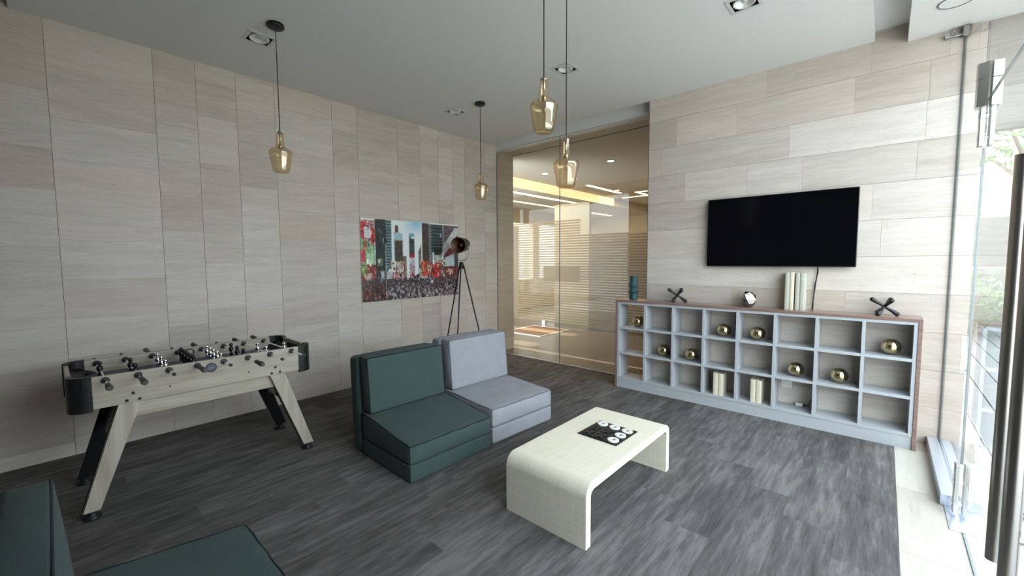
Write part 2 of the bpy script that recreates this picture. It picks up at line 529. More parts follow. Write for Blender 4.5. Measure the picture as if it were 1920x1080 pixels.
# left wall: stacked columns of unequal width
mb = MB()
mb.mat = 1; mb.box(-0.30, -0.004, YB, 0.597, 0.0, 3.5); mb.mat = 0
cols = [YB, -6.05, -5.5, -5.05, -4.557, -3.949, -3.659, -3.35, -3.017, -2.433, -2.138, -1.60, -1.264, -0.96, -0.70, -0.476, -0.06, 0.20, 0.597]
for i in range(len(cols) - 1):
    z = -random.choice((0.0, 0.10, 0.15, 0.2)); 
    colt = random.uniform(0.35, 0.65)
    while z < 3.5:
        h = random.choice((0.302, 0.302, 0.302, 0.42, 0.604))
        tile_rect(mb, 'x', cols[i], cols[i + 1], max(0, z), min(3.5, z + h), tone=min(1, max(0, colt + random.uniform(-0.4, 0.4))))
        z += h
struct('wall_left', mb, [M['trav_left'], M['grout']], 'tile')

# television wall: level courses with staggered joints, runs on past the glass
mb = MB()
mb.mat = 1; mb.box(XE, 5.13, 0.004, 0.30, 0.0, 3.5); mb.mat = 0
z = 0.0; k = 0
while z < 3.5:
    x = XE - random.uniform(0, 0.5)
    while x < 5.13:
        w = random.choice((0.45, 0.6, 0.75, 0.9, 1.2))
        x1 = min(5.13, x + w)
        if x1 > XE + 0.02:
            tile_rect(mb, 'y', max(XE, x), x1, z, min(3.5, z + 0.302), 0.0012)
        x += w
    z += 0.302
struct('wall_television', mb, [M['trav_far'], M['grout']], 'tile')

mb = MB(); mb.box(-0.3, 5.3, YB - 0.2, YB, 0, 3.5)
struct('wall_back', mb, M['back_paint'])

# floors
mb = MB()
mb.mat = 1; mb.box(-0.3, 4.755, YB, 0.25, -0.05, -0.002); mb.mat = 0
x = 0.0; c = 0
while x < 4.755 - 1e-6:
    x1 = min(4.755, x + 0.25)
    y = YB - (c % 4) * 0.25
    while y < 0.25:
        mb.c = (random.random(), random.random(), 0, 1)
        ya, yb_ = max(YB, y), min(0.25, y + 1.0)
        if yb_ > ya:
            mb.box(x, x1, ya, yb_, -0.002, 0.0)
        y += 1.0
    x = x1; c += 1
struct('floor_carpet', mb, [M['carpet'], M['grout']], 'tile')
mb = MB()
mb.mat = 1; mb.box(4.755, 5.3, YB, 0.25, -0.05, -0.003); mb.mat = 0
y = YB
while y < 0.25:
    mb.c = (random.random(), random.random(), 0.2 * random.random(), 1)
    mb.box(4.7555, 5.02, y + 0.001, min(0.25, y + 0.8) - 0.001, -0.003, 0.0)
    mb.c = (random.random(), random.random(), 0.2 * random.random(), 1)
    mb.box(5.021, 5.2995, y + 0.001, min(0.25, y + 0.8) - 0.001, -0.003, 0.0)
    y += 0.8
struct('floor_stone_border', mb, [M['trav_floor'], M['grout']], 'tile')

# ceiling: dropped panel with openings for the recessed lamps, recess above, soffit by the glass
LAMPS = [(0.835, -3.40), (0.725, -1.265), (2.342, -1.31), (3.835, -1.31)]
HS = 0.082
def holed(mb, x0, x1, y0, y1, z0, z1, holes):
    xs = sorted({x0, x1} | {v for a in holes for v in (a[0], a[1])})
    ys = sorted({y0, y1} | {v for a in holes for v in (a[2], a[3])})
    for i in range(len(xs) - 1):
        for j in range(len(ys) - 1):
            mx_, my_ = (xs[i] + xs[i + 1]) / 2, (ys[j] + ys[j + 1]) / 2
            if any(a[0] < mx_ < a[1] and a[2] < my_ < a[3] for a in holes):
                continue
            mb.box(xs[i], xs[i + 1], ys[j], ys[j + 1], z0, z1)
mb = MB()
holed(mb, 0.0, 4.503, -4.715, -0.001, H, H2 + 0.02, [(x - HS, x + HS, y - HS, y + HS) for x, y in LAMPS])
struct('ceiling_panel', mb, M['paint'])
mb = MB(); holed(mb, -0.3, 4.702, YB, 0.19, H2, 3.5, [(x - HS - .01, x + HS + .01, y - HS - .01, y + HS + .01) for x, y in LAMPS]); mb.box(-0.3, 5.3, YB, 0.19, 3.5, 3.6)
struct('ceiling_recess', mb, M['paint'])
mb = MB(); mb.box(4.702, 5.5, YB, 0.0, 3.2, 3.5)
struct('ceiling_soffit', mb, M['paint'])
mb = MB(); mb.box(-0.3, XE, 0.19, 0.36, 3.2, 3.5)
struct('trim_header', mb, M['paint'])

# glass partition towards the corridor
mb = MB(); mb.box(0.004, XE, 0.193, 0.212, 3.183, 3.2); mb.box(0.004, XE, 0.193, 0.212, 0.0, 0.012)
struct('trim_partition_track', mb, M['alu'])
mb = MB(); mb.box(0.006, 1.213, 0.197, 0.207, 0.012, 3.185)
w = struct('window_1', mb, M['glass_in'])
mb = MB(); mb.box(0.0, 0.006, 0.196, 0.208, 0.012, 3.185); mb.box(1.2132, 1.2148, 0.196, 0.208, 0.012, 3.185)
struct('glass_edge', mb, M['glass_edge'], None, w)
mb = MB(); mb.box(1.219, XE - 0.002, 0.197, 0.207, 0.012, 3.185)
w = struct('window_2', mb, M['glass_in'])
mb = MB(); mb.box(1.2172, 1.2188, 0.196, 0.208, 0.012, 3.185)
struct('glass_edge', mb, M['glass_edge'], None, w)

# ------------------------------------------------------------------ corridor beyond the partition
mb = MB(); mb.box(-3.6, 5.0, 0.25, 9.0, -0.05, 0.0)
struct('floor_corridor', mb, M['corr_floor'])
mb = MB(); mb.box(-1.15, 5.0, 0.36, 9.0, 3.2, 3.5)
struct('ceiling_corridor', mb, M['corr_paint'])
mb = MB(); mb.box(-3.6, -1.17, 0.597, 9.0, 3.0, 3.5)
struct('ceiling_corridor_low', mb, M['corr_paint'])
mb = MB(); mb.box(-1.17, -1.15, 0.62, 6.2, 3.0, 3.2)
struct('trim_cove', mb, M['cove'])  # cove face emits by itself, replacing the light of a hidden strip
mb = MB(); mb.box(0.0, XE, 0.595, 0.615, 3.194, 3.2)
struct('trim_shadow_line', mb, M['black'])  # black strip laid on the ceiling as the shadow line of a recess
mb = MB(); mb.box(2.45, 2.6, 0.3, 9.0, 0, 3.5)
struct('wall_corridor_right', mb, M['corr_paint'])
mb = MB(); mb.box(-3.6, 5.0, 9.0, 9.2, 0, 3.5)
struct('wall_corridor_end', mb, M['beige_wall'])
mb = MB(); mb.box(-0.22, 2.45, 3.35, 3.45, 0.0, 2.02)
struct('wall_corridor_brown', mb, M['brown_wall'])
mb = MB(); mb.box(-1.15, -0.22, 3.35, 3.45, 0.0, 2.75)
struct('wall_corridor_beige', mb, M['beige_wall'])
# outer corridor wall on the left with two tall narrow openings, sunlight falls through them
mb = MB()
for (a, b, z0, z1) in ((0.597, 0.70, 0, 3.0), (1.02, 1.95, 0, 3.0), (2.25, 3.4, 0, 3.0), (3.4, 9.0, 0.0, 0.9), (3.4, 9.0, 2.6, 3.0), (5.6, 5.9, .9, 2.6)):
    mb.box(-3.75, -3.6, a, b, z0, z1)
struct('wall_corridor_left', mb, M['corr_paint'])
mb = MB(); mb.box(-8.2, -8.0, -4, 16, -0.03, 4.2)
struct('wall_sky_block', mb, M['render_wall'])  # wall added to keep the bright sky out of the corridor windows
mb = MB(); mb.box(-8.0, -3.6, -4, 16, -0.06, -0.01)
struct('ground_courtyard', mb, M['garden_stone'])
# frosted partition across the corridor
mb = MB(); mb.box(-3.55, 2.45, 2.995, 3.005, 0.01, 3.0)
struct('window_3', mb, M['glass_in'])
mb = MB()
z = 0.06
while z < 2.36:
    mb.box(-3.5, -0.22, 2.985, 2.988, z, z + 0.032)
    if z < 2.0: mb.box(-0.22, 2.44, 2.985, 2.988, z, z + 0.032)
    z += 0.055
mb.box(-1.2, -0.22, 2.984, 2.9845, 1.0, 1.35)
mb.box(-3.5, -1.95, 2.984, 2.9845, 0.06, 2.3)
struct('trim_frosted_stripes', mb, M['frost'])
for i, (x0, x1, y0, y1, zc) in enumerate(((-1.66, -1.56, 1.6, 5.5, 2.9995), (-2.6, -2.5, 3.3, 8.6, 2.9995), (-0.9, 1.6, 6.20, 6.28, 3.2), (-0.2, 1.6, 5.5, 5.58, 3.2), (-0.2, -0.12, 5.58, 8.0, 3.2), (-0.6, -0.5, 3.8, 5.4, 3.2))):
    o = MB().box(x0, x1, y0, y1, zc - 0.006, zc).build('strip_light', M['led'])
    tag(o, ['long warm ceiling strip light just beside the glowing cove', 'warm ceiling strip light farthest to the left beyond the frosted glass',
            'warm strip light crossing the corridor ceiling at the end of the cove', 'shorter cross strip of the angled pair on the corridor ceiling',
            'lengthwise strip of the angled pair on the corridor ceiling', 'short warm strip light above the beige panel behind the frosted glass'][i], 'strip light', 'corridor strip lights')
for i, (x, y) in enumerate(((-0.493, 2.115), (1.004, 2.027), (-0.405, 4.956))):
    t = thing('corridor_downlight', ['lit round downlight in the corridor ceiling, nearest the left wall end', 'lit round downlight in the corridor ceiling, nearest the television wall', 'lit small round downlight deepest in the corridor ceiling'][i], 'downlight', (x, y, 3.2), 0, 'corridor downlights')
    MB().lathe([(0.055, -0.001), (0.075, -0.004), (0.08, 0.0)], 24).build('trim_ring', M['trim_grey'], t)
    MB().lathe([(0.0005, -0.0015), (0.055, -0.001)], 24).build('lens', M['spot'], t)
    lamp('corridor_downlight_beam', 'SPOT', (x, y, 3.18), 36, (1.0, 0.72, 0.42), spot_size=2.2, spot_blend=0.8, shadow_soft_size=0.05)
lamp('corridor_strip_glow', 'AREA', (-1.61, 3.6, 2.98), 11, (1.0, 0.80, 0.48), shape='RECTANGLE', size=0.1, size_y=3.8)
lamp('corridor_room_glow', 'AREA', (0.6, 6.1, 3.15), 30, (1.0, 0.80, 0.50), shape='RECTANGLE', size=2.4, size_y=0.3)
t = thing('entrance_mat', 'brown entrance mat with a pale metal edge on the corridor floor beyond the glass', 'mat', (-0.75, 2.18, 0))
MB().bbox(-0.44, 0.44, -0.47, 0.47, 0.0, 0.010, 0.004).build('mat_pile', M['mat_brown'], t)
mb = MB(); mb.box(-0.47, 0.47, -0.50, -0.475, 0, 0.011); mb.box(-0.47, 0.47, 0.475, 0.50, 0, 0.011); mb.box(-0.47, -0.445, -0.475, 0.475, 0, 0.011); mb.box(0.445, 0.47, -0.475, 0.475, 0, 0.011)
mb.build('edge_frame', M['white_plastic'], t)
t = thing('glass_door_handle', 'small chrome floor lock at the foot of the frosted glass door', 'lock', (-1.16, 2.955, 0))
MB().bbox(-0.05, 0.05, -0.02, 0.02, 0.0, 0.09, 0.008).build('lock_body', M['chrome'], t)
MB().cyl((0, -0.028, 0.05), (0, -0.02, 0.05), 0.014).build('keyhole_disc', M['steel'], t)

# ------------------------------------------------------------------ entrance glass
mb = MB(); mb.box(XG - 0.006, XG + 0.006, -1.16, -0.012, 0.06, 3.198)
w = struct('window_4', mb, M['glass'])
mb = MB(); mb.box(XG - 0.0065, XG + 0.0065, -0.012, -0.003, 0.0, 3.198); mb.box(XG - 0.0062, XG + 0.0062, -1.163, -1.16, 0.3, 2.1)
struct('glass_edge', mb, M['glass_edge'], None, w)
mb = MB(); mb.box(XG - 0.006, XG + 0.006, -4.15, -1.19, 2.36, 3.198)
struct('window_5', mb, M['glass'])
mb = MB(); mb.box(XG - 0.05, 5.3, YB, -4.16, 0.0, 3.2)
struct('wall_right', mb, M['back_paint'])
# floor channel below the fixed pane, and the pivot plate
mb = MB(); mb.bbox(4.948, 5.008, -1.10, -0.004, 0.0, 0.07, 0.003); mb.bbox(5.030, 5.122, -1.10, -0.004, 0.0, 0.07, 0.003); mb.box(5.008, 5.03, -1.10, -0.004, 0.0, 0.045)
struct('trim_floor_channel', mb, M['alu'])
mb = MB(); mb.bbox(4.965, 5.120, -1.40, -1.102, 0.0, 0.004, 0.001)
struct('trim_pivot_plate', mb, M['alu'])
mb = MB(); mb.box(XG - 0.006, XG + 0.006, -4.16, -1.40, 0.0, 0.006)
struct('trim_floor_joint', mb, M['glass_edge'])

# two glass door leaves meeting at the long pull handles
doors = []
for k_, (ya, yb_, yh) in enumerate(((-2.672, -1.20, -2.585), (-4.15, -2.684, -2.772))):
    mb = MB(); mb.box(XG - 0.005, XG + 0.005, ya, yb_, 0.012, 2.345)
    d = struct('door_%d' % (k_ + 1), mb, M['glass'])
    mb = MB(); mb.box(XG - 0.0055, XG + 0.0055, ya, yb_, 2.345, 2.349)
    struct('glass_edge', mb, M['glass_edge'], None, d)
    for s in (-0.07, 0.07):
        mb = MB(); mb.tube([(XG + s, yh, 0.49), (XG + s, yh, 1.82)], 0.0205, 24)
        for zz in (0.66, 1.65):
            mb.cyl((XG + s, yh, zz), (XG + 0.1 * s, yh, zz), 0.009); mb.cyl((XG + 0.16 * s, yh, zz), (XG + 0.08 * s, yh, zz), 0.018)
        mb.build('pull_handle', M['dark_steel'], d)
    doors.append(d)
d = doors[0]
def patch(z0, z1, zw0, zw1):
    """clamp of two metal bars either side of the glass, wider between zw0 and zw1"""
    bars = []
    for s in (-1, 1):
        mb = MB()
        a, b = XG + s * 0.008, XG + s * 0.030
        mb.bbox(min(a, b), max(a, b), -1.215, -1.165, z0, z1, 0.004)
        if zw1 > zw0:
            zm = (zw0 + zw1) / 2 + 0.03
            for (q0, q1) in ((zw0, zm - 0.003), (zm + 0.003, zw1)):
                mb.prism([(XG + s * 0.008, -1.24), (XG + s * 0.046, -1.225), (XG + s * 0.050, -1.19), (XG + s * 0.046, -1.155), (XG + s * 0.008, -1.14)][::s], 'z', q0, q1, False)
        bars.append(mb.build('clamp_bar', M['steel'], d))
    for zz in ((z0 + 0.05), (z0 + 0.05 + (0.12 if zw1 > zw0 else 0.13))):
        MB().cyl((XG - 0.034, -1.19, zz), (XG + 0.034, -1.19, zz), 0.012).build('clamp_bolt', M['chrome'], bars[0])
patch(0.02, 0.31, 0, 0)
patch(2.10, 2.54, 2.31, 2.54)
# small clamp where the fixed pane meets wall and soffit
t = thing('glass_clamp', 'small steel clamp holding the top corner of the entrance glass', 'clamp', (XG, -0.02, 3.15))
MB().bbox(-0.022, 0.022, -0.04, 0.005, -0.03, 0.045, 0.004).build('clamp_body', M['dark_steel'], t)
mb = MB(); mb.tube([(-0.02, 0.0, 0.0), (-0.07, 0.0, -0.005), (-0.10, 0.0, 0.0)], 0.006, 8); mb.cyl((-0.10, -0.02, 0.0), (-0.10, 0.016, 0.0), 0.014)
mb.build('clamp_arm', M['steel'], t)
mb = MB(); mb.tube([(-0.055, -0.01, 0.0), (-0.075, -0.02, 0.047)], 0.004, 8)
mb.build('stay_rod', M['dark_steel'], t)
t = thing('soffit_light', 'round recessed lamp with a dark ring in the soffit by the entrance glass', 'lamp', (4.922, -0.508, 3.2))
MB().lathe([(0.082, 0.0), (0.088, -0.006), (0.094, 0.0)], 40).build('trim_ring', M['glass_edge'], t)
MB().lathe([(0.0005, -0.002), (0.082, -0.002)], 40).build('diffuser', M['white_plastic'], t)

# ------------------------------------------------------------------ outside the entrance
mb = MB()
mb.box(5.3, 60, -40, 40, -0.25, -0.03)
struct('ground_outside', mb, M['street'])
mb = MB()
for i in range(10):
    mb.box(5.306 + 0.2 * i, 5.494 + 0.2 * i, -8.0, 8.9, -0.03, 0.0)
struct('floor_deck', mb, M['deck'])
mb = MB(); mb.box(5.135, 7.5, 0.006, 0.3, 2.46, 4.6); mb.box(2.6, 5.13, 0.3, 0.5, 0.0, 3.5); mb.box(4.9, 5.1, 0.5, 9.2, 0, 3.5)
struct('wall_outside', mb, M['render_wall'])
mb = MB(); mb.box(5.4, 14, 9.0, 9.3, -0.03, 2.35)
struct('wall_garden', mb, M['garden_stone'])
mb = MB(); mb.box(4.0, 20, 15.0, 15.4, -0.03, 7.5); mb.box(22.0, 22.4, -25, 15, -0.03, 3.0)
struct('wall_neighbour', mb, M['render_wall'])
t = thing('garden_railing', 'glass garden railing with a pale top bar seen through the entrance glass', 'railing', (7.0, 6.0, 0))
MB().bbox(-1.6, 1.6, -0.02, 0.02, 1.30, 1.33, 0.005).build('top_rail', M['white_plastic'], t)
MB().box(-1.6, 1.6, -0.005, 0.005, 0.05, 1.30).build('glass_panel', M['glass'], t)
for x in (-1.58, 0.0, 1.58):
    MB().bbox(x - 0.02, x + 0.02, -0.02, 0.02, 0.0, 1.30, 0.004).build('post', M['steel'], t)

def leaves(mb, c, rad, count, size):
    for _ in range(count):
        while True:
            p = Vector((random.uniform(-1, 1), random.uniform(-1, 1), random.uniform(-1, 1)))
            if 0.15 < p.length < 1: break
        q = Vector(c) + Vector((p.x * rad[0], p.y * rad[1], p.z * rad[2]))
        n = Vector((random.gauss(0, 1), random.gauss(0, 1), random.gauss(0, 1) + 0.6)).normalized()
        u = n.orthogonal().normalized(); u.rotate(Matrix.Rotation(random.uniform(0, 6.28), 3, n)); v = n.cross(u)
        s = size * random.uniform(0.6, 1.3)
        mb.add([q - u * s, q - v * s * 0.35 + n * s * 0.1, q + u * s, q + v * s * 0.35 + n * s * 0.1], [(0, 1, 2, 3)])
SHR = [(5.9, 7.2), (7.05, 7.3), (8.2, 7.1), (7.75, 5.0), (7.7, 3.6), (7.75, 2.2), (7.75, 0.6), (7.7, -1.2)]
SHL = ['leafy green shrub farthest left behind the garden railing', 'leafy green shrub in the middle of the row behind the garden railing', 'leafy green shrub at the corner of the deck by the railing',
       'green shrub along the deck, first in front of the railing', 'green shrub along the deck, second in front of the railing', 'green shrub along the deck, third in front of the railing',
       'green shrub along the deck, fourth in front of the railing', 'green shrub along the deck, nearest the door handles']
for i, (x, y) in enumerate(SHR):
    t = thing('garden_shrub', SHL[i], 'shrub', (x, y, -0.03), 0, 'shrubs along the deck')
    mb = MB(); leaves(mb, (0, 0, 0.72), (0.52, 0.62, 0.60), 420, 0.085)
    mb.build('foliage', M['leaf'], t)
    mb = MB()
    for a in range(5):
        mb.tube([(0.05 * math.cos(a * 1.3), 0.05 * math.sin(a * 1.3), 0), (0.25 * math.cos(a * 1.3), 0.25 * math.sin(a * 1.3), 0.9)], [0.014, 0.006], 6)
    mb.build('stems', M['bark'], t)
t = thing('garden_tree', 'slender garden tree beyond the railing', 'tree', (6.6, 8.2, -0.03))
mb = MB(); mb.tube([(0, 0, 0), (0.08, 0.02, 1.2), (-0.05, 0.0, 2.4), (0.10, 0, 3.6), (0.0, 0.1, 4.8)], [0.09, 0.075, 0.06, 0.05, 0.03], 8)
for a, z in ((0.4, 2.6), (2.3, 3.0), (4.2, 3.4), (5.5, 3.9)):
    mb.tube([(0, 0, z), (0.5 * math.cos(a), 0.5 * math.sin(a), z + 0.5), (1.1 * math.cos(a), 1.1 * math.sin(a), z + 0.8)], [0.035, 0.025, 0.012], 6)
mb.build('trunk', M['bark'], t)
mb = MB(); leaves(mb, (0, 0, 4.6), (1.5, 1.4, 1.3), 900, 0.10); leaves(mb, (0.7, 0, 3.4), (0.7, 0.6, 0.4), 140, 0.09)
mb.build('crown', M['leaf'], t)

# ------------------------------------------------------------------ folding chairs (chair-beds)
def make_chair(label, fab, pipe, loc, rz, hb, hsf, hsr, dz=0.0, W=0.749, group='folding foam chairs'):
    t = thing('folding_chair', label, 'chair', loc, rz, group)
    D = 0.664
    mb = MB(); soft_box(mb, W, D, hb - 0.004, 0.016, 0.003)
    mb.build('base_slab', fab, t)
    z0 = hb
    hm = hsr - z0
    def top_at(y):
        return hsf + (hsr - hsf) * min(1, y / D / 0.85) - z0
    mb = MB(); soft_box(mb, W, D, hm, 0.018, 0.010, 16)
    mb.v = [(p[0], p[1], z0 + p[2] * top_at(max(0, p[1])) / hm) for p in mb.v]
    seat = mb.build('seat_cushion', fab, t)
    r = 0.0052
    mb = MB()
    pth = rrect(0.004, W - 0.004, 0.004, D - 0.004, 0.018)
    dense = []
    for i in range(len(pth)):
        p, q = pth[i], pth[(i + 1) % len(pth)]
        m_ = max(1, int(math.hypot(q[0] - p[0], q[1] - p[1]) / 0.05))
        dense += [(p[0] + (q[0] - p[0]) * j / m_, p[1] + (q[1] - p[1]) * j / m_) for j in range(m_)]
    mb.tube([(x + 0.002 * math.sin(31 * y), y + 0.002 * math.sin(37 * x), z0 + top_at(y) - 0.006 + 0.0015 * math.sin(23 * x + 19 * y)) for x, y in dense], r, 8, True)
    mb.build('piping', pipe, seat)
    # back slab, leaning
    def lean(p, u0, z_, k_):
        return (p[0], u0 + p[1] + (p[2]) * k_, z_ + p[2])
    mb = MB(); soft_box(mb, W, 0.135, 0.752 + dz, 0.03, 0.006)
    mb.v = [lean(p, D + 0.006, 0.004, 0.055) for p in mb.v]
    mb.build('back_slab', fab, t)
    th, hh, wi = 0.118, 0.438 + dz, 0.02
    mb = MB(); soft_box(mb, W - 2 * wi, th, hh, 0.016, 0.010)
    u0, zz0, kk = D - th - 0.006, hsr + 0.004, 0.055 + 0.10
    mb.v = [lean((p[0] + wi, p[1], p[2]), u0 + 0.015 - 0.155 * 0.0, zz0, 0.085) for p in mb.v]
    bc = mb.build('back_cushion', fab, t)
    mb = MB()
    for yy in (0.006, th - 0.006):
        pth = rrect(wi + 0.004, W - wi - 0.004, 0.004, hh - 0.004, 0.016)
        mb.tube([lean((x, yy, z), u0 + 0.015, zz0, 0.085) for x, z in pth], r, 6, True)
    mb.build('piping', pipe, bc)
    return t
make_chair('dark teal folding foam chair joined to the grey one behind the coffee table', M['teal'], M['teal_pipe'], (2.334, -3.092, 0), PI / 2 - 0.024, 0.127, 0.255, 0.327, -0.012)
make_chair('light grey folding foam chair beside the teal one', M['grey'], M['grey_pipe'], (2.327, -2.301, 0), PI / 2 - 0.052, 0.138, 0.288, 0.318, 0.012)
make_chair('dark teal folding foam chair cut off at the bottom edge in the near corner', M['teal'], M['teal_pipe'], (3.185, -4.078, 0), PI - 0.004, 0.127, 0.265, 0.327, -0.035)

# ------------------------------------------------------------------ coffee table and game
def waterfall(y0, y1, h, th, ro, ri, n=10):
    pts = [(y0, 0.0), (y0, h - ro)]
    pts += [(y0 + ro - ro * math.cos(a), h - ro + ro * math.sin(a)) for a in [PI / 2 * i / n for i in range(1, n + 1)]]
    pts += [(y1 - ro + ro * math.sin(a), h - ro + ro * math.cos(a)) for a in [PI / 2 * i / n for i in range(0, n + 1)]]
    pts += [(y1, 0.0), (y1 - th, 0.0), (y1 - th, h - th - ri)]
    pts += [(y1 - th - ri + ri * math.cos(a), h - th - ri + ri * math.sin(a)) for a in [PI / 2 * i / n for i in range(1, n + 1)]]
    pts += [(y0 + th + ri - ri * math.sin(a), h - th - ri + ri * math.cos(a)) for a in [PI / 2 * i / n for i in range(0, n + 1)]]
    pts += [(y0 + th, 0.0)]
    return pts
TX0, TX1, TH = 2.995, 3.552, 0.345
bm = bmesh.new()
prof = waterfall(-2.868, -1.765, TH, 0.046, 0.075, 0.035)
va = [bm.verts.new((TX0, p[0], p[1])) for p in prof]
vb = [bm.verts.new((TX1, p[0], p[1])) for p in prof]
n_ = len(prof)
side = []
for i in range(n_):
    side.append(bm.faces.new((va[i], va[(i + 1) % n_], vb[(i + 1) % n_], vb[i])))
half = n_ // 2
# end faces as a strip between outer and inner profile
out_i = list(range(0, 24 + 0)); 
bm.faces.new(va[::-1]); bm.faces.new(vb)
rim = [e for e in bm.edges if len({round(q.co.x, 4) for q in e.verts}) == 1]
bmesh.ops.recalc_face_normals(bm, faces=bm.faces[:])
bmesh.ops.bevel(bm, geom=rim, offset=0.005, segments=2, profile=0.5, affect='EDGES')
mb = MB(); mb.bm(bm)
t = mb.build('coffee_table', M['linen'])
tag(t, 'low cream linen-wrapped waterfall coffee table on the grey carpet', 'table')
TT = thing('tic_tac_toe_board', 'black square noughts and crosses board on the cream coffee table', 'board game', (3.31, -2.21, TH), math.radians(-1.3))
mb = MB(); mb.bbox(-0.142, 0.142, -0.142, 0.142, 0.0005, 0.007, 0.002)
mb.build('board_base', M['black'], TT)
mb = MB()
for s in (-0.0465, 0.0465):
    mb.box(s - 0.003, s + 0.003, -0.13, 0.13, 0.007, 0.0095); mb.box(-0.13, 0.13, s - 0.003, s + 0.003, 0.007, 0.0094)
mb.build('grid_bars', M['rubber'], TT)
mb_o = MB().lathe([(0.0125, 0.0), (0.0125, 0.006), (0.014, 0.0075), (0.0345, 0.0075), (0.0365, 0.006), (0.0365, 0.0), (0.0125, 0.0)], 40, smooth=False)
mb_x = MB()
for a in (PI / 4, -PI / 4):
    mb_x.M = Matrix.Rotation(a, 4, 'Z'); mb_x.bbox(-0.042, 0.042, -0.0105, 0.0105, 0.0, 0.0075 if a > 0 else 0.0073, 0.002)
CA, SA = math.cos(math.radians(-1.3)), math.sin(math.radians(-1.3))
oo = xx = None
ROWN = {1: 'far', 0: 'middle', -1: 'near'}
for (i, j, kind, lab) in ((-1, 1, 'o', 'white ring at the far left corner of the black game board'), (0, 1, 'o', 'white ring in the middle of the far row on the game board'),
                          (1, 1, 'o', 'white ring at the far right corner of the black game board'), (1, 0, 'o', 'white ring in the middle of the right side of the game board'),
                          (1, -1, 'o', 'white ring at the near right corner of the black game board'),
                          (-1, 0, 'x', 'black cross at the left of the middle row on the game board'), (0, 0, 'x', 'black cross in the centre of the game board'),
                          (-1, -1, 'x', 'black cross at the near left corner of the game board'), (0, -1, 'x', 'black cross in the middle of the near row on the game board')):
    lx, ly = i * 0.092, j * 0.092
    loc = (3.31 + CA * lx - SA * ly, -2.21 + SA * lx + CA * ly, TH + 0.0072)
    if kind == 'o':
        if oo is None: oo = o = mb_o.build('nought_piece', M['white_plastic'])
        else: o = oo.copy(); COL.objects.link(o)
    else:
        if xx is None: xx = o = mb_x.build('cross_piece', M['black'])
        else: o = xx.copy(); COL.objects.link(o)
    o.location = loc; o.rotation_euler = (0, 0, math.radians(-1.3))
    tag(o, lab, 'game piece', 'noughts and crosses pieces')

# ------------------------------------------------------------------ bookcase
BX0, BX1, BF, BH = 2.318, 4.877, -0.232, 1.029
t = thing('cube_bookcase', 'long low grey open bookcase with walnut top and sides against the television wall', 'bookcase', (0, 0, 0))
MB().bbox(BX0, BX1, BF, -0.004, BH - 0.024, BH, 0.0015).build('top_panel', M['walnut'], t)
for x in (BX0, BX1 - 0.024):
    MB().bbox(x, x + 0.024, BF, -0.004, 0.0, BH - 0.0245, 0.0015).build('side_panel', M['walnut'], t)
xi0, xi1 = BX0 + 0.0245, BX1 - 0.0245
DIV = [xi0 + 0.012] + [2.361 + 0.3105 * k for k in range(1, 8)] + [xi1 - 0.012]
for x in DIV:
    MB().box(x - 0.0115, x + 0.0115, BF + 0.006, -0.006, 0.102, 1.003).build('divider', M['shelf_grey'], t)
for z in (0.102, 0.396, 0.691, 0.980):
    MB().box(xi0, xi1, BF + 0.0075, -0.008, z, z + 0.024).build('shelf', M['shelf_grey'], t)
MB().box(xi0, xi1, BF + 0.012, -0.05, 0.0, 0.101).build('plinth', M['shelf_grey'], t)

# gold balls on the shelves
b0 = None
ZS = {0: 0.126, 1: 0.420, 2: 0.715}
for (x, y, lv, lab) in ((2.545, -0.125, 2, 'gold ball in the top left compartment beneath the teal vase'), (3.461, -0.125, 2, 'gold ball in the top row, fourth compartment from the left'),
                        (3.759, -0.125, 2, 'gold ball in the top row, fifth compartment from the left'), (4.705, -0.115, 2, 'gold ball in the top right compartment under the jack sculpture'),
                        (2.850, -0.115, 1, 'gold ball in the middle row, second compartment from the left'), (3.150, -0.115, 1, 'gold ball in the middle row, third compartment from the left'),
                        (4.071, -0.115, 1, 'gold ball in the middle row, above the compartment with the white charger'), (4.385, -0.115, 1, 'gold ball in the middle row, seventh compartment from the left')):
    if b0 is None: o = b0 = MB().sphere((0, 0, 0.0645), 0.0645, 24).build('gold_ball', M['gold'])
    else: o = b0.copy(); COL.objects.link(o)
    o.location = (x, y, ZS[lv] + 0.0005)
    tag(o, lab, 'ball', 'gold balls in the bookcase')

def book(label, x, y, z, w, dpt, h, cov, group):
    t = thing('book', label, 'book', (x, y, z), 0, group)
    mb = MB()
    c = 0.0035
    mb.box(0, c, 0.004, dpt, 0, h); mb.box(w - c, w, 0.004, dpt, 0, h)
    n = 6
    arc = [(w / 2 - w / 2 * math.cos(PI * i / n), 0.004 - 0.006 * math.sin(PI * i / n)) for i in range(n + 1)]
    mb.prism(arc + [(w, 0.008), (0, 0.008)], 'z', 0, h)
    mb.build('cover', cov, t)
    MB().box(c, w - c, 0.008, dpt - 0.004, 0.003, h - 0.004).build('pages', M['paper'], t)
    return t
g = 'books standing under the television'
book('pale green book, leftmost of the four standing under the television', 3.964, -0.135, BH, 0.036, 0.115, 0.338, M['cover_green'], g)
book('cream book second from left of the four standing under the television', 4.001, -0.135, BH, 0.034, 0.115, 0.340, M['cover_cream'], g)
book('sand coloured book third from left of the four under the television', 4.043, -0.135, BH, 0.034, 0.115, 0.338, M['cover_sand'], g)
book('grey-green book, rightmost of the four standing under the television', 4.078, -0.135, BH, 0.040, 0.115, 0.336, M['cover_green'], g)
g = 'cream books in the bottom row of the bookcase'
book('cream book, left one in the fourth bottom compartment of the bookcase', 3.392, -0.205, 0.1265, 0.046, 0.14, 0.222, M['cover_cream'], g)
book('cream book, right one in the fourth bottom compartment of the bookcase', 3.440, -0.205, 0.1265, 0.044, 0.14, 0.222, M['cover_cream'], g)
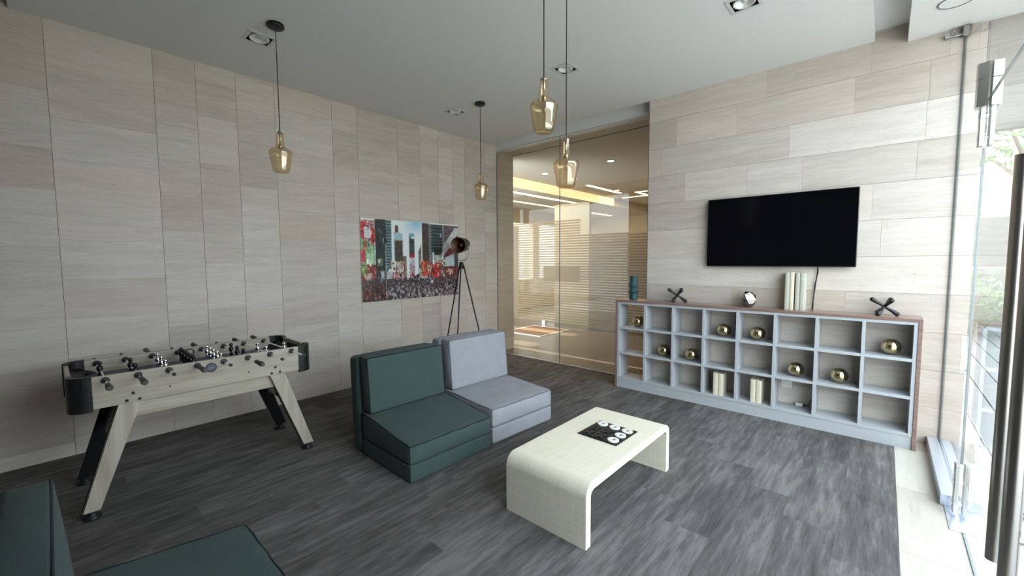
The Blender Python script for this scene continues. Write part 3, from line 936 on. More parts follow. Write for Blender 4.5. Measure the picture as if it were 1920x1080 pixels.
book('cream book, left one in the fifth bottom compartment of the bookcase', 3.727, -0.205, 0.1265, 0.044, 0.14, 0.222, M['cover_cream'], g)
book('cream book, right one in the fifth bottom compartment of the bookcase', 3.773, -0.205, 0.1265, 0.046, 0.14, 0.218, M['cover_cream'], g)

# ornaments on top
mb = MB().lathe([(0.0005, 0.0), (0.044, 0.0), (0.046, 0.004), (0.043, 0.062), (0.044, 0.070), (0.057, 0.094), (0.057, 0.098), (0.043, 0.118), (0.042, 0.126), (0.043, 0.134), (0.058, 0.160), (0.058, 0.164),
                 (0.044, 0.188), (0.042, 0.20), (0.041, 0.235), (0.046, 0.272), (0.042, 0.272), (0.037, 0.235), (0.037, 0.15), (0.0005, 0.15)], 40, (2.478, -0.105, BH + 0.0003), smooth=False)
o = mb.build('ribbed_vase', M['ceramic'])
for p in o.data.polygons: p.use_smooth = False
tag(o, 'teal ceramic vase with two flared rings on the left end of the bookcase', 'vase')
bm = bmesh.new()
bmesh.ops.create_icosphere(bm, subdivisions=2, radius=1.0)
rnd = random.Random(5)
for q in bm.verts:
    q.co *= rnd.uniform(0.86, 1.08)
    zz = q.co.z
    q.co = Vector((q.co.x * 0.068, q.co.y * 0.068, 0.076 + zz * 0.086))
    if q.co.z < 0.012: q.co.z = 0.0; 
    if q.co.z > 0.140: q.co.z = 0.145; 
top = [f for f in bm.faces if all(q.co.z > 0.140 for q in f.verts)]
if top: bmesh.ops.delete(bm, geom=top, context='FACES')
mb = MB(); mb.M = Matrix.Translation((3.668, -0.118, BH + 0.0003)); mb.bm(bm)
o = mb.build('faceted_vase', M['silver'])
tag(o, 'small faceted silver vase on the walnut top of the bookcase', 'vase')
def jack(label, loc, rz, L):
    mb = MB()
    zax = Vector((1, 1, 1)).normalized()
    q = zax.rotation_difference(Vector((0, 0, 1)))
    hgt = L * 0.985 / math.sqrt(3) + 0.0178
    vx = q @ Vector((1, 0, 0)); rz = rz - math.atan2(vx.y, vx.x)
    for ax in (Vector((1, 0, 0)), Vector((0, 1, 0)), Vector((0, 0, 1))):
        v = (q @ ax) * L
        pts, rad = [], []
        for i in range(17):
            s = -1 + i / 8
            pts.append(v * s + Vector((0, 0, hgt)))
            rad.append(0.0112 + 0.0072 * max(0, (abs(s) - 0.35) / 0.65) if abs(s) < 0.97 else 0.013)
        mb.tube(pts, rad, 12)
        for s in (-1, 1):
            mb.sphere(v * s * 0.985 + Vector((0, 0, hgt)), 0.0178, 8)
    o = mb.build('jack_sculpture', M['black_chrome'])
    o.location = loc; o.rotation_euler = (0, 0, rz)
    return tag(o, label, 'ornament', 'black jack sculptures')
jack('black metal jack sculpture between the teal vase and the silver vase', (2.985, -0.118, BH + 0.0005), math.radians(200), 0.102)
jack('black metal jack sculpture on the right end of the bookcase', (4.652, -0.115, BH + 0.0005), math.radians(182), 0.096)

# charger and outlet in the sixth bottom compartment
t = thing('wall_outlet', 'white wall outlet at the back of the sixth bottom compartment', 'outlet', (3.99, 0, 0.305))
MB().bbox(-0.045, 0.045, -0.008, -0.0005, -0.035, 0.035, 0.003).build('cover_plate', M['white_plastic'], t)
for x in (-0.018, 0.018):
    MB().box(x - 0.006, x + 0.006, -0.009, -0.0075, -0.008, 0.008).build('socket', M['trim_grey'], t)
t = thing('power_adapter', 'white power adapter lying in the sixth bottom compartment', 'adapter', (4.10, -0.045, 0.127), 0.1)
MB().bbox(-0.030, 0.030, -0.018, 0.018, 0.0, 0.030, 0.006).build('adapter_body', M['white_plastic'], t)
mb = MB(); mb.tube([(0.03, 0, 0.015), (0.05, 0, 0.012), (0.075, 0.01, 0.03), (0.10, 0.022, 0.10), (0.108, 0.026, 0.2)], 0.003, 6); mb.cyl((0.028, 0, 0.015), (0.05, 0, 0.013), 0.006)
mb.build('power_cable', M['cord'], t)

# ------------------------------------------------------------------ television
TVL, TVR, TVB, TVT, TVY = 3.258, 4.459, 1.418, 2.096, -0.06
t = thing('wall_television_set', 'large black flat television mounted on the stone wall above the bookcase', 'television', ((TVL + TVR) / 2, 0, TVB))
hw = (TVR - TVL) / 2; hh_ = TVT - TVB
MB().bbox(-hw, hw, TVY, TVY + 0.032, 0, hh_, 0.004).build('casing', M['bezel'], t)
MB().box(-hw + 0.006, hw - 0.006, TVY - 0.0012, TVY - 0.0002, 0.010, hh_ - 0.006).build('screen', M['screen'], t)
MB().bbox(-0.25, 0.25, TVY + 0.032, -0.001, 0.15, 0.5, 0.004).build('wall_bracket', M['black'], t)
mb = MB()
pts = [(0.335, -0.03, 0.03), (0.333, -0.022, -0.05), (0.322, -0.014, -0.16), (0.312, -0.011, -0.27), (0.305, -0.012, -0.387)]
mb.tube(pts, 0.0045, 8)
mb.tube([(p[0] + 0.008 * math.sin(i * 2.1), p[1] - 0.006, p[2]) for i, p in enumerate(pts)], 0.0025, 6)
mb.build('power_cable', M['cord'], t)

# ------------------------------------------------------------------ city photograph on the left wall
def picture():
    Wn, Hn = 168, 112
    rnd = random.Random(11)
    def lin(c): return srgb(*c)[:3]
    img = [[None] * Wn for _ in range(Hn)]
    for j in range(Hn):
        v = j / Hn
        for i in range(Wn):
            u = i / Wn
            s = 0.5 + 0.5 * math.sin(7 * u + 3 * math.sin(5 * v))
            b = max(0, 1 - abs(u - 0.52) / 0.14) * max(0, 1 - v / 0.16)
            img[j][i] = [222 - 90 * b + 10 * s, 230 - 40 * b + 8 * s, 234 - 8 * b]
    def rect(u0, u1, v0, v1, c, nz=14, win=None, wc=None, top=None):
        for j in range(max(0, int(v0 * Hn)), min(Hn, int(v1 * Hn))):
            for i in range(max(0, int(u0 * Wn)), min(Wn, int(u1 * Wn))):
                if top and j / Hn < top(i / Wn): continue
                n = rnd.gauss(0, nz * 1.3) + 0.5 * nz * math.sin(i * 2.3 + 3 * math.sin(j * 0.7))
                cc = [c[0] + n, c[1] + n, c[2] + n]
                if win and (j % win[1] == 0) and (i % win[0] < win[2]):
                    cc = [wc[0] + n, wc[1] + n, wc[2] + n]
                img[j][i] = cc
    # towers
    rect(0.30, 0.385, 0.09, 0.60, (150, 172, 188), 18, (3, 3, 2), (196, 210, 218), lambda u: 0.14 if u < 0.35 else 0.16)
    rect(0.31, 0.345, 0.07, 0.16, (116, 70, 72), 16)
    rect(0.335, 0.338, 0.0, 0.10, (90, 90, 96), 6)
    rect(0.305, 0.385, 0.25, 0.62, (74, 66, 60), 16)
    rect(0.385, 0.42, 0.45, 0.75, (120, 104, 92), 26)
    rect(0.13, 0.225, 0.0, 0.78, (22, 34, 38), 14, (4, 6, 1), (48, 66, 70))
    rect(0.225, 0.275, 0.0, 0.62, (52, 76, 80), 14, (12, 4, 12), (150, 176, 178))
    rect(0.448, 0.505, 0.20, 0.76, (58, 66, 66), 20, (3, 4, 1), (100, 120, 124), lambda u: 0.18 if u < 0.46 else 0.22)
    rect(0.45, 0.50, 0.16, 0.20, (120, 160, 186), 8)
    rect(0.452, 0.502, 0.42, 0.47, (150, 44, 50), 14)
    rect(0.452, 0.50, 0.47, 0.56, (196, 190, 200), 20)
    rect(0.452, 0.50, 0.56, 0.74, (168, 140, 150), 34)
    rect(0.545, 0.575, 0.26, 0.74, (118, 104, 98), 20, None, None, lambda u: 0.36 - (u - 0.545) * 3.2)
    rect(0.585, 0.655, 0.01, 0.56, (66, 54, 50), 12, (3, 1, 1), (92, 78, 72))
    rect(0.655, 0.70, 0.02, 0.56, (88, 98, 102), 14, (6, 4, 3), (186, 192, 192))
    rect(0.69, 0.82, 0.02, 0.40, (36, 52, 56), 14, (14, 5, 14), (108, 132, 134))
    rect(0.72, 0.80, 0.36, 0.62, (26, 34, 32), 16)
    # billboards left
    rect(0.0, 0.125, 0.02, 0.28, (176, 122, 122), 30)
    rect(0.0, 0.05, 0.05, 0.26, (190, 40, 58), 22); rect(0.03, 0.085, 0.10, 0.24, (206, 208, 212), 16); rect(0.09, 0.12, 0.12, 0.30, (176, 34, 44), 18)
    rect(0.0, 0.12, 0.23, 0.56, (134, 166, 128), 20, None, None, lambda u: 0.22 + u * 0.8)
    rect(0.02, 0.055, 0.27, 0.36, (150, 96, 60), 24); rect(0.0, 0.038, 0.38, 0.52, (196, 52, 74), 20); rect(0.05, 0.11, 0.42, 0.55, (176, 208, 176), 14)
    rect(0.0, 0.13, 0.56, 0.80, (126, 50, 46), 34); rect(0.03, 0.09, 0.66, 0.80, (196, 168, 160), 30)
    rect(0.0, 0.05, 0.57, 0.68, (120, 140, 80), 22)
    rect(0.14, 0.19, 0.48, 0.58, (84, 88, 70), 30, (3, 2, 2), (176, 178, 166)); rect(0.13, 0.23, 0.62, 0.80, (44, 44, 48), 26); rect(0.17, 0.205, 0.64, 0.78, (170, 174, 182), 26)
    rect(0.235, 0.275, 0.64, 0.80, (168, 176, 186), 24)
    for k_, u in enumerate((0.27, 0.30, 0.325, 0.35, 0.375)):
        rect(u, u + 0.017, 0.50 + 0.012 * k_, 0.66, (214, 216, 220), 14)
        rect(u + 0.002, u + 0.022, 0.66, 0.76, (180, 128, 140), 40)
    # right side
    rect(0.825, 1.0, 0.02, 0.50, (96, 84, 90), 20)
    for j in range(int(0.05 * Hn), int(0.46 * Hn)):
        for i in range(int(0.81 * Wn), Wn):
            u, v = i / Wn, j / Hn
            e = v - (0.40 - (u - 0.81) * 1.75)
            if -0.10 < e < 0.06: img[j][i] = [196 + rnd.gauss(0, 12), 202 + rnd.gauss(0, 12), 204 + rnd.gauss(0, 12)]
            elif 0.06 <= e < 0.30: img[j][i] = [122 + rnd.gauss(0, 18), 50 + rnd.gauss(0, 14), 66 + rnd.gauss(0, 14)]
    rect(0.71, 0.80, 0.43, 0.55, (178, 184, 182), 20)
    rect(0.84, 0.955, 0.39, 0.60, (190, 208, 212), 12, None, None, lambda u: 0.46 - (u - 0.84) * 0.5)
    rect(0.955, 1.0, 0.38, 0.66, (60, 66, 68), 14)
    rect(0.82, 1.0, 0.59, 0.76, (104, 54, 52), 26); rect(0.86, 0.93, 0.63, 0.68, (196, 150, 146), 26)
    rect(0.575, 0.68, 0.52, 0.73, (196, 74, 58), 30); rect(0.635, 0.66, 0.54, 0.66, (206, 150, 70), 24); rect(0.68, 0.80, 0.54, 0.75, (178, 30, 42), 20); rect(0.668, 0.70, 0.57, 0.65, (40, 34, 40), 10)
    rect(0.53, 0.575, 0.62, 0.74, (182, 178, 168), 20)
    rect(0.80, 1.0, 0.755, 0.775, (206, 196, 186), 10)
    for _ in range(260):
        u = rnd.uniform(0.24, 0.84); v = rnd.uniform(0.50, 0.76)
        if 0.39 < u < 0.56 and v < 0.66: continue
        w_ = rnd.uniform(0.004, 0.022); h_ = rnd.uniform(0.008, 0.05)
        rect(u, u + w_, v, v + h_, rnd.choice(((206, 204, 206), (60, 48, 46), (150, 60, 60), (96, 84, 80), (188, 150, 140), (40, 36, 38), (168, 150, 150), (110, 40, 44), (190, 176, 120), (84, 90, 100))), 16)
    for _ in range(170):
        u = rnd.choice((rnd.uniform(0.0, 0.125), rnd.uniform(0.14, 0.23), rnd.uniform(0.66, 1.0))); v = rnd.uniform(0.03, 0.74)
        w_ = rnd.uniform(0.003, 0.014); h_ = rnd.uniform(0.008, 0.06)
        j_, i_ = int(v * Hn), int(u * Wn)
        c0 = img[j_][min(Wn - 1, i_)]; f_ = rnd.choice((0.45, 0.65, 1.35, 1.6))
        rect(u, u + w_, v, v + h_, [x * f_ for x in c0], 10)
    # street and crowd: small patches growing larger towards the viewer
    for j in range(int(0.735 * Hn), Hn):
        for i in range(Wn):
            if j > 0.75 * Hn or rnd.random() < 0.6: img[j][i] = [58 + rnd.gauss(0, 14), 52 + rnd.gauss(0, 12), 56 + rnd.gauss(0, 12)]
    for _ in range(1500):
        v = 0.735 + 0.265 * rnd.random() ** 0.8; u = rnd.random()
        w_ = 0.004 + 0.05 * (v - 0.735) * rnd.uniform(0.5, 1.2); h_ = 0.010 + 0.14 * (v - 0.735) * rnd.uniform(0.4, 1.1)
        if u < 0.22 and v > 0.78: c = rnd.choice(((92, 40, 34), (44, 24, 24), (130, 74, 64), (28, 22, 24), (160, 116, 104)))
        else: c = rnd.choice(((26, 26, 32), (52, 48, 54), (108, 98, 102), (184, 178, 182), (104, 76, 76), (56, 54, 68), (150, 142, 146), (206, 202, 206), (128, 116, 120)))
        rect(u, u + w_, v, v + h_, c, 12)
    rect(0.67, 0.70, 0.78, 0.82, (214, 216, 218), 8); rect(0.215, 0.222, 0.30, 1.0, (176, 172, 168), 10); rect(0.672, 0.678, 0.0, 0.90, (150, 146, 144), 14)
    # soften a little, as a print seen from across the room
    soft = [[None] * Wn for _ in range(Hn)]
    for j in range(Hn):
        for i in range(Wn):
            acc = [0, 0, 0]; wsum = 0
            for dj, di, wt in ((0, 0, 4), (0, 1, 1), (0, -1, 1), (1, 0, 1), (-1, 0, 1)):
                jj, ii = min(Hn - 1, max(0, j + dj)), min(Wn - 1, max(0, i + di))
                for q_ in range(3): acc[q_] += wt * img[jj][ii][q_]
                wsum += wt
            soft[j][i] = [x / wsum for x in acc]
    img = soft
    mb = MB()
    YL, YR, ZT, ZB = -2.143, -0.640, 1.997, 0.998
    for j in range(Hn):
        for i in range(Wn):
            c = [max(0, min(255, (x - 128) * 1.0 + 122)) for x in img[j][i]]
            mb.c = lin(c) + (1,)
            y0, y1 = YL + (YR - YL) * i / Wn, YL + (YR - YL) * (i + 1) / Wn
            z1, z0 = ZT + (ZB - ZT) * j / Hn, ZT + (ZB - ZT) * (j + 1) / Hn
            mb.add([(0.0205, y0, z0), (0.0205, y1, z0), (0.0205, y1, z1), (0.0205, y0, z1)], [(0, 1, 2, 3)])
    t = thing('city_photograph', 'large frameless colour photograph of a busy city street on the left wall', 'picture', (0, 0, 0))
    mb.build('printed_image', attr_material('printed_photograph', 'ink', 0.35, 0.3), t, 'ink')
    MB().box(0.002, 0.0200, YL, YR, ZB, ZT).build('backing_panel', M['white_plastic'], t)
picture()

# ------------------------------------------------------------------ tripod spotlight lamp
t = thing('tripod_floor_lamp', 'black tripod floor lamp with a spotlight head standing by the picture', 'lamp', (0.42, -0.93, 0))
mb = MB(); mb.lathe([(0.022, 1.47), (0.028, 1.455), (0.042, 1.38), (0.0005, 1.38)], 12); mb.lathe([(0.0005, 1.47), (0.022, 1.47)], 12)
mb.build('hub', M['black'], t)
for a in (math.radians(25), math.radians(148), math.radians(262)):
    dx, dy = math.cos(a), math.sin(a)
    lx, ly = 0.745 * dx - 0.667 * dy, 0.667 * dx + 0.745 * dy
    MB().tube([(lx * 0.03, ly * 0.03, 1.42), (lx * 0.365, ly * 0.365, 0.0)], [0.010, 0.008], 10).build('leg', M['black'], t)
hc = Vector((0.015, -0.02, 1.695))
ax = Vector((0.44, -0.89, -0.06)).normalized()
rot = Vector((0, 0, 1)).rotation_difference(ax).to_matrix().to_4x4()
mb = MB(); mb.M = Matrix.Translation(hc) @ rot
mb.lathe([(0.0005, -0.14), (0.060, -0.14), (0.078, -0.132), (0.088, -0.11), (0.103, 0.09), (0.1035, 0.10)], 36)
hd = mb.build('lamp_head', M['black'], t)
mb = MB(); mb.M = Matrix.Translation(hc) @ rot
mb.lathe([(0.1035, 0.10), (0.100, 0.10), (0.084, -0.10), (0.0005, -0.115)], 36)
mb.build('inner_lining', M['copper_dark'], hd)
mb = MB(); mb.M = Matrix.Translation(hc) @ rot
mb.sphere((0, 0, -0.035), 0.030, 12); mb.lathe([(0.018, -0.10), (0.018, -0.05)], 16)
mb.build('bulb', M['bulb_dark'], hd)
sd = ax.cross(Vector((0, 0, 1))).normalized()
mb = MB()
pts = [hc + sd * 0.112]
for i in range(0, 13):
    a = PI * i / 12
    pts.append(Vector((hc.x, hc.y, 0)) * 1.0 + sd * 0.112 * math.cos(a) + Vector((0, 0, 1.60 - 0.115 * math.sin(a) ** 0.7)))
pts.append(hc - sd * 0.112)
mb.tube(pts, 0.0045, 8)
for s in (-1, 1): mb.cyl(hc + sd * 0.093 * s, hc + sd * 0.125 * s, 0.012)
mb.build('yoke', M['dark_steel'], t)

# ------------------------------------------------------------------ foosball table
FX, FY = 0.94, -3.931
t = thing('foosball_table', 'limed oak foosball table with black corners and splayed legs by the left wall', 'game table', (FX, FY, 0))
def L(x, y, z): return (x - FX, y - FY, z)
def fbox(x0, x1, y0, y1, z0, z1, r=0.002):
    mb = MB(); mb.bbox(x0 - FX, x1 - FX, y0 - FY, y1 - FY, z0, z1, r); return mb
Y0, Y1 = -4.60, -3.262
YA, YC = Y0 + 0.10, Y1 - 0.10
for (x0, x1) in ((1.235, 1.26), (0.62, 0.645)):
    fbox(x0, x1, YA, YC, 0.645, 0.833).build('side_panel', M['oak'], t)
for (y0, y1) in ((Y0 + 0.002, Y0 + 0.024), (Y1 - 0.024, Y1 - 0.002)):
    fbox(0.72, 1.16, y0, y1, 0.645, 0.830).build('end_panel', M['oak'], t)
for (x0, x1) in ((1.205, 1.228), (0.652, 0.675)):
    fbox(x0, x1, -4.36, -3.50, 0.548, 0.6445).build('apron', M['oak'], t)
fbox(0.645, 1.235, Y0 + 0.03, Y1 - 0.03, 0.69, 0.742, 0.001).build('playfield', M['field'], t)
fbox(0.645, 1.235, Y0 + 0.03, Y1 - 0.03, 0.645, 0.689, 0.001).build('underside', M['black'], t)
# corner caps: rounded L in plan
def cap_poly(sx, sy):
    r, th = 0.085, 0.030
    xo = 1.266 if sx > 0 else 0.614; yo = Y1 + 0.004 if sy > 0 else Y0 - 0.004
    xl, yl = 0.115, 0.105
    pts = []
    # outer path: along the side, round the corner, along the end
    pts.append((xo, yo - sy * yl))
    for i in range(9):
        a = PI / 2 * i / 8
        pts.append((xo - sx * r + sx * r * math.cos(a), yo - sy * r + sy * r * math.sin(a)))
    pts.append((xo - sx * xl, yo))
    pts.append((xo - sx * xl, yo - sy * th))
    ri = 0.055
    for i in range(9):
        a = PI / 2 * (1 - i / 8)
        pts.append((xo - sx * r + sx * ri * math.cos(a), yo - sy * r + sy * ri * math.sin(a)))
    pts.append((xo - sx * th, yo - sy * yl))
    pts = [(p[0] - FX, p[1] - FY) for p in pts]
    return pts if sx * sy > 0 else pts[::-1]
for sx in (-1, 1):
    for sy_ in (-1, 1):
        mb = MB(); mb.prism(cap_poly(sx, sy_), 'z', 0.632, 0.839)
        mb.build('corner_cap', M['black'], t)
        # sloping black corner ramp of the playfield
        cx_ = 1.236 if sx > 0 else 0.644; cyy = (Y1 - 0.03) if sy_ > 0 else (Y0 + 0.03)
        mb = MB()
        A = L(cx_, cyy, 0.743); B = L(cx_ - sx * 0.13, cyy, 0.743); Cc = L(cx_, cyy - sy_ * 0.13, 0.743); T = L(cx_, cyy, 0.81)
        mb.add([A, B, Cc, T], [(0, 1, 2), (0, 3, 1), (0, 2, 3), (1, 3, 2)])
        mb.build('corner_ramp', M['black_gloss'], t)
# goals
for (y0, y1) in ((Y0 + 0.024, Y0 + 0.0285), (Y1 - 0.0285, Y1 - 0.024)):
    fbox(0.84, 1.04, y0, y1, 0.743, 0.805, 0.001).build('goal_mouth', M['black_gloss'], t)
# legs
for (xo, xi, nm) in ((1.258, 1.205, 'near'), (0.622, 0.675, 'far')):
    for (ya, yb_, yc, yd) in ((-4.393, -4.289, -4.572, -4.500), (-3.567, -3.463, -3.346, -3.274)):
        x0, x1 = min(xo, xi), max(xo, xi)
        mb = MB()
        vs = [L(x0, ya, 0.644), L(x1, ya, 0.644), L(x1, yb_, 0.644), L(x0, yb_, 0.644), L(x0, yc, 0.046), L(x1, yc, 0.046), L(x1, yd, 0.046), L(x0, yd, 0.046)]
        mb.add(vs, [(0, 1, 2, 3), (7, 6, 5, 4), (0, 4, 5, 1), (1, 5, 6, 2), (2, 6, 7, 3), (3, 7, 4, 0)])
        lg = mb.build('leg', M['oak_leg'], t)
        xq = xi + (0.002 if xi > xo else -0.002)
        xe = xi + (0.0005 if xi > xo else -0.0005)
        mb = MB()
        e = 0.004
        vs = [L(min(xq, xe), ya - e, 0.643), L(max(xq, xe), ya - e, 0.643), L(max(xq, xe), yb_ + e, 0.643), L(min(xq, xe), yb_ + e, 0.643), L(min(xq, xe), yc - e, 0.047), L(max(xq, xe), yc - e, 0.047), L(max(xq, xe), yd + e, 0.047), L(min(xq, xe), yd + e, 0.047)]
        mb.add(vs, [(0, 1, 2, 3), (7, 6, 5, 4), (0, 4, 5, 1), (1, 5, 6, 2), (2, 6, 7, 3), (3, 7, 4, 0)])
        mb.build('inner_face', M['black_gloss'], lg)
        mb = MB(); yc2 = (yc + yd) / 2
        mb.lathe([(0.0005, 0.0), (0.042, 0.0), (0.044, 0.006), (0.040, 0.014), (0.026, 0.024), (0.024, 0.046), (0.0005, 0.046)], 20, L((xo + xi) / 2, yc2, 0))
        mb.build('leveling_foot', M['black'], lg)
# black brace boards between the legs of each end
for (ya, yb_, k_) in ((-4.36, -4.34, -1), (-3.516, -3.496, 1)):
    mb = MB()
    s = 0.31 * k_
    vs = []
    for z, off in ((0.644, 0.0), (0.40, (0.644 - 0.40) * s)):
        for (x, y) in ((0.678, ya), (1.202, ya), (1.202, yb_), (0.678, yb_)):
            vs.append(L(x, y + off, z))
    mb.add(vs, [(0, 1, 2, 3), (7, 6, 5, 4), (0, 4, 5, 1), (1, 5, 6, 2), (2, 6, 7, 3), (3, 7, 4, 0)])
    mb.build('end_brace', M['black_gloss'], t)
# rods
ZR = 0.808
RODS = [(-4.441, 0.478, 1.506, (1.399, 1.506), [0.90], 'd'), (-4.296, 0.417, 1.518, (1.372, 1.518), [0.92, 1.14], 'd'), (-4.149, 0.329, 1.411, (0.329, 0.461), [0.86, 1.0, 1.14], 's'),
        (-4.002, 0.45, 1.457, (1.330, 1.457), [0.77, 0.865, 0.96, 1.055, 1.15], 'd'), (-3.853, 0.352, 1.416, (0.352, 0.468), [0.81, 0.905, 1.0, 1.095, 1.19], 's'),
        (-3.707, 0.45, 1.564, (1.430, 1.564), [0.86, 1.01, 1.16], 'd'), (-3.563, 0.372, 1.502, (0.372, 0.485), [0.99, 1.18], 's'), (-3.414, 0.35, 1.493, (0.35, 0.466), [1.12], 's')]
def man_mesh():
    mb = MB()
    mb.sphere((0, 0, 0.040), 0.0135, 8)
    mb.lathe([(0.0005, -0.012), (0.012, -0.010), (0.0165, 0.004), (0.0155, 0.018), (0.007, 0.027), (0.0005, 0.028)], 16)
    mb.lathe([(0.0005, -0.046), (0.0095, -0.046), (0.0125, -0.036), (0.0075, -0.020), (0.010, -0.008), (0.0005, -0.006)], 14)
    return mb
men_mesh = {}
for (y, xa, xb, grip, men, kind) in RODS:
    mb = MB(); mb.cyl(L(xa, y, ZR), L(xb, y, ZR), 0.0062, 12)
    rod = mb.build('rod', M['chrome'], t)
    g0, g1 = grip
    mb = MB()
    sgn = 1 if g0 > 1 else -1
    a, b = (g0, g1) if sgn > 0 else (g1, g0)
    mb.tube([L(a, y, ZR), L(a + sgn * 0.01, y, ZR), L(a + (b - a) * 0.4, y, ZR), L(a + (b - a) * 0.85, y, ZR), L(b + sgn * 0.004, y, ZR)], [0.011, 0.014, 0.0135, 0.0175, 0.013], 14)
    mb.build('grip', M['rubber'], rod)
    e = xb if sgn < 0 else xa
    mb = MB(); mb.tube([L(e - 0.008, y, ZR), L(e + 0.008, y, ZR)], 0.0105, 12); mb.build('end_cap', M['black'], rod)
    for x0, x1 in ((1.2605, 1.268), (1.222, 1.2345), (0.6455, 0.658), (0.612, 0.6195)):
        mb = MB(); mb.cyl(L(x0, y, ZR), L(x1, y, ZR), 0.019 if x0 > 1 else 0.018, 18); mb.build('bearing', M['black'], t)
    for x in men:
        if kind not in men_mesh:
            o = man_mesh().build('player', M['chrome'] if kind == 's' else M['black_chrome'], rod); men_mesh[kind] = o
        else:
            o = men_mesh[kind].copy(); COL.objects.link(o); o.parent = rod
        o.location = L(x, y, ZR)
# bolts on the near panel
for (y, z) in ((-4.325, 0.703), (-4.355, 0.663), (-4.297, 0.661), (-3.53, 0.704), (-3.557, 0.663), (-3.5, 0.663)):
    mb = MB(); mb.cyl(L(1.2602, y, z), L(1.264, y, z), 0.0085, 14); mb.build('bolt', M['black'], t)
for (y, z) in ((-4.149, 0.702), (-3.706, 0.703)):
    mb = MB(); mb.cyl(L(1.2602, y, z), L(1.263, y, z), 0.005, 12); mb.build('bolt', M['black'], t)
# ball cup on the far panel and round badge on the near one
mb = MB(); cpt = [L(0.6475, -3.928 + 0.026 * math.cos(2 * PI * i / 24), 0.795 + 0.026 * math.sin(2 * PI * i / 24)) for i in range(24)]
mb.tube(cpt, 0.004, 8, True); mb.build('ball_hole_ring', M['black'], t)
mb = MB(); mb.cyl(L(1.2602, -3.927, 0.780), L(1.2645, -3.927, 0.780), 0.0315, 28)
bd = mb.build('badge', M['black'], t)
mb = MB(); mb.cyl(L(1.2647, -3.927, 0.780), L(1.2652, -3.927, 0.780), 0.0245, 28)
mb.build('badge_face', plain('badge_blue', (0.045, 0.065, 0.11, 1), 0.35), bd)
mb = MB()
sw = [(-0.018, -0.0065), (-0.010, -0.0005), (0.0, 0.0005), (0.012, 0.003), (0.019, 0.0085), (0.019, 0.004), (0.010, -0.0022), (-0.002, -0.0045), (-0.011, -0.0075)]
mb.prism([(p[0] - 3.927 - FY, p[1] + 0.780) for p in sw][::-1], 'x', 1.2652 - FX, 1.2658 - FX)
mb.build('badge_script', plain('badge_lavender', (0.20, 0.20, 0.30, 1), 0.35), bd)

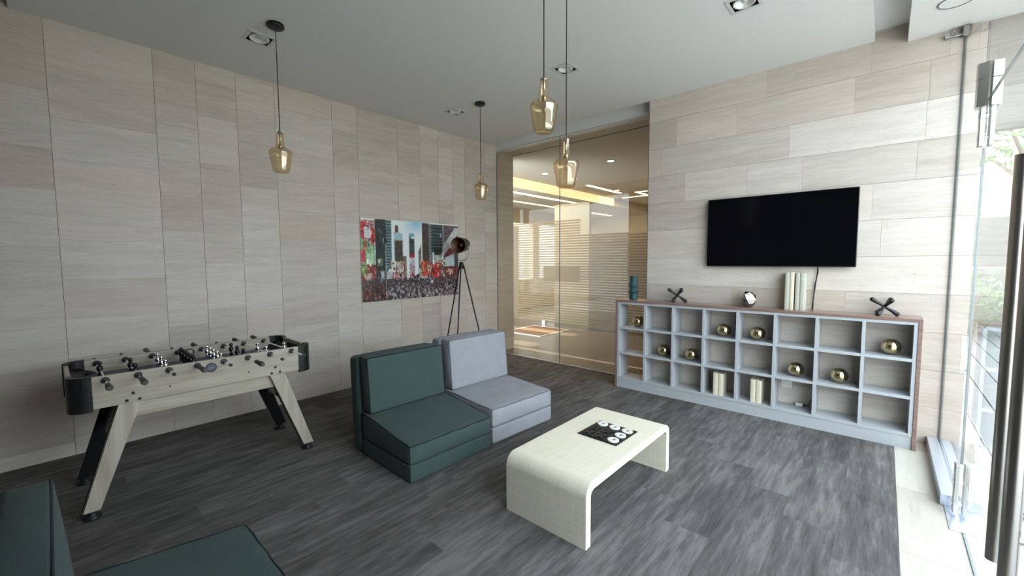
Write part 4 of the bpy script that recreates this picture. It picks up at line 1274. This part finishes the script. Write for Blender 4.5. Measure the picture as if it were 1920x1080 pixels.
# ------------------------------------------------------------------ recessed ceiling lamps
LN = ['unlit square recessed lamp in the ceiling beside the pendant over the foosball table', 'unlit square recessed lamp in the ceiling nearest the corner, left of a pendant', 'unlit square recessed lamp in the ceiling behind the pendant pair', 'unlit square recessed lamp in the ceiling above the television side, cut by the top edge']
dl = None
for i, (x, y) in enumerate(LAMPS):
    if dl is None:
        dl = thing('recessed_downlight', LN[0], 'downlight', (x, y, H), 0, 'square recessed lamps')
        mb = MB(); s = 0.102
        for (x0, x1, y0, y1) in ((-s, s, -s, -HS + .004), (-s, s, HS - .004, s), (-s, -HS + .004, -HS + .004, HS - .004), (HS - .004, s, -HS + .004, HS - .004)):
            mb.box(x0, x1, y0, y1, -0.004, -0.0003)
        mb.build('trim_frame', M['trim_grey'], dl)
        mb = MB(); q = HS - 0.002
        for (x0, x1, y0, y1) in ((-q, q, -q, -q + .002), (-q, q, q - .002, q), (-q, -q + .002, -q, q), (q - .002, q, -q, q)):
            mb.box(x0, x1, y0, y1, 0.0, 0.10)
        mb.box(-q, q, -q, q, 0.10, 0.104)
        mb.build('housing', M['black'], dl)
        mb = MB(); mb.lathe([(0.071, -0.001), (0.067, -0.006), (0.059, -0.002), (0.045, 0.022), (0.020, 0.034), (0.0005, 0.034)], 40); mb.lathe([(0.071, -0.001), (0.071, 0.03)], 40)
        rf = mb.build('reflector', M['reflector'], dl)
        mb = MB(); mb.lathe([(0.0005, 0.004), (0.013, 0.006), (0.019, 0.014), (0.019, 0.034)], 20)
        mb.build('bulb_cap', M['trim_grey'], rf)
    else:
        dup(dl, (x, y, H), 0, LN[i], 'square recessed lamps')

# ------------------------------------------------------------------ pendant lamps
PR = [(0.0005, 0.004), (0.040, 0.002), (0.044, 0.0), (0.052, 0.004), (0.058, 0.016), (0.064, 0.050), (0.074, 0.105), (0.0805, 0.142), (0.081, 0.152), (0.076, 0.163), (0.056, 0.178), (0.036, 0.190), (0.0285, 0.200), (0.0265, 0.212), (0.0225, 0.300)]
def pendant(label, x, y, zb):
    t = thing('pendant_lamp', label, 'pendant lamp', (x, y, zb), 0, 'amber glass pendant lamps')
    top = H - zb
    MB().lathe([(0.0005, top - 0.024), (0.056, top - 0.024), (0.060, top - 0.020), (0.060, top - 0.0003), (0.0005, top - 0.0003)], 32).build('canopy', M['black'], t)
    MB().tube([(0, 0, top - 0.024), (0, 0, 0.31)], 0.0032, 8).build('cord', M['cord'], t)
    mb = MB(); mb.lathe([(0.0005, 0.318), (0.008, 0.316), (0.010, 0.300), (0.022, 0.301), (0.022, 0.297), (0.008, 0.295), (0.008, 0.215), (0.015, 0.210), (0.015, 0.178), (0.0005, 0.178)], 16)
    mb.build('lamp_holder', M['steel'], t)
    mb = MB(); mb.lathe(PR, 48)
    mb.build('glass_shade', M['amber'], t)
    mb = MB(); mb.lathe([(0.0005, 0.105), (0.014, 0.110), (0.020, 0.125), (0.018, 0.145), (0.012, 0.165), (0.011, 0.178)], 16)
    mb.build('bulb', M['clear_bulb'], t)
pendant('amber glass pendant lamp hanging over the foosball table', 1.148, -3.389, 2.174)
pendant('amber glass pendant lamp hanging in front of the corner by the tripod lamp', 1.145, -1.258, 2.185)
pendant('upper amber glass pendant of the pair above the grey chair', 3.125, -2.665, 2.235)
pendant('lower amber glass pendant of the pair, in front of the corridor glass', 3.10, -2.40, 1.955)
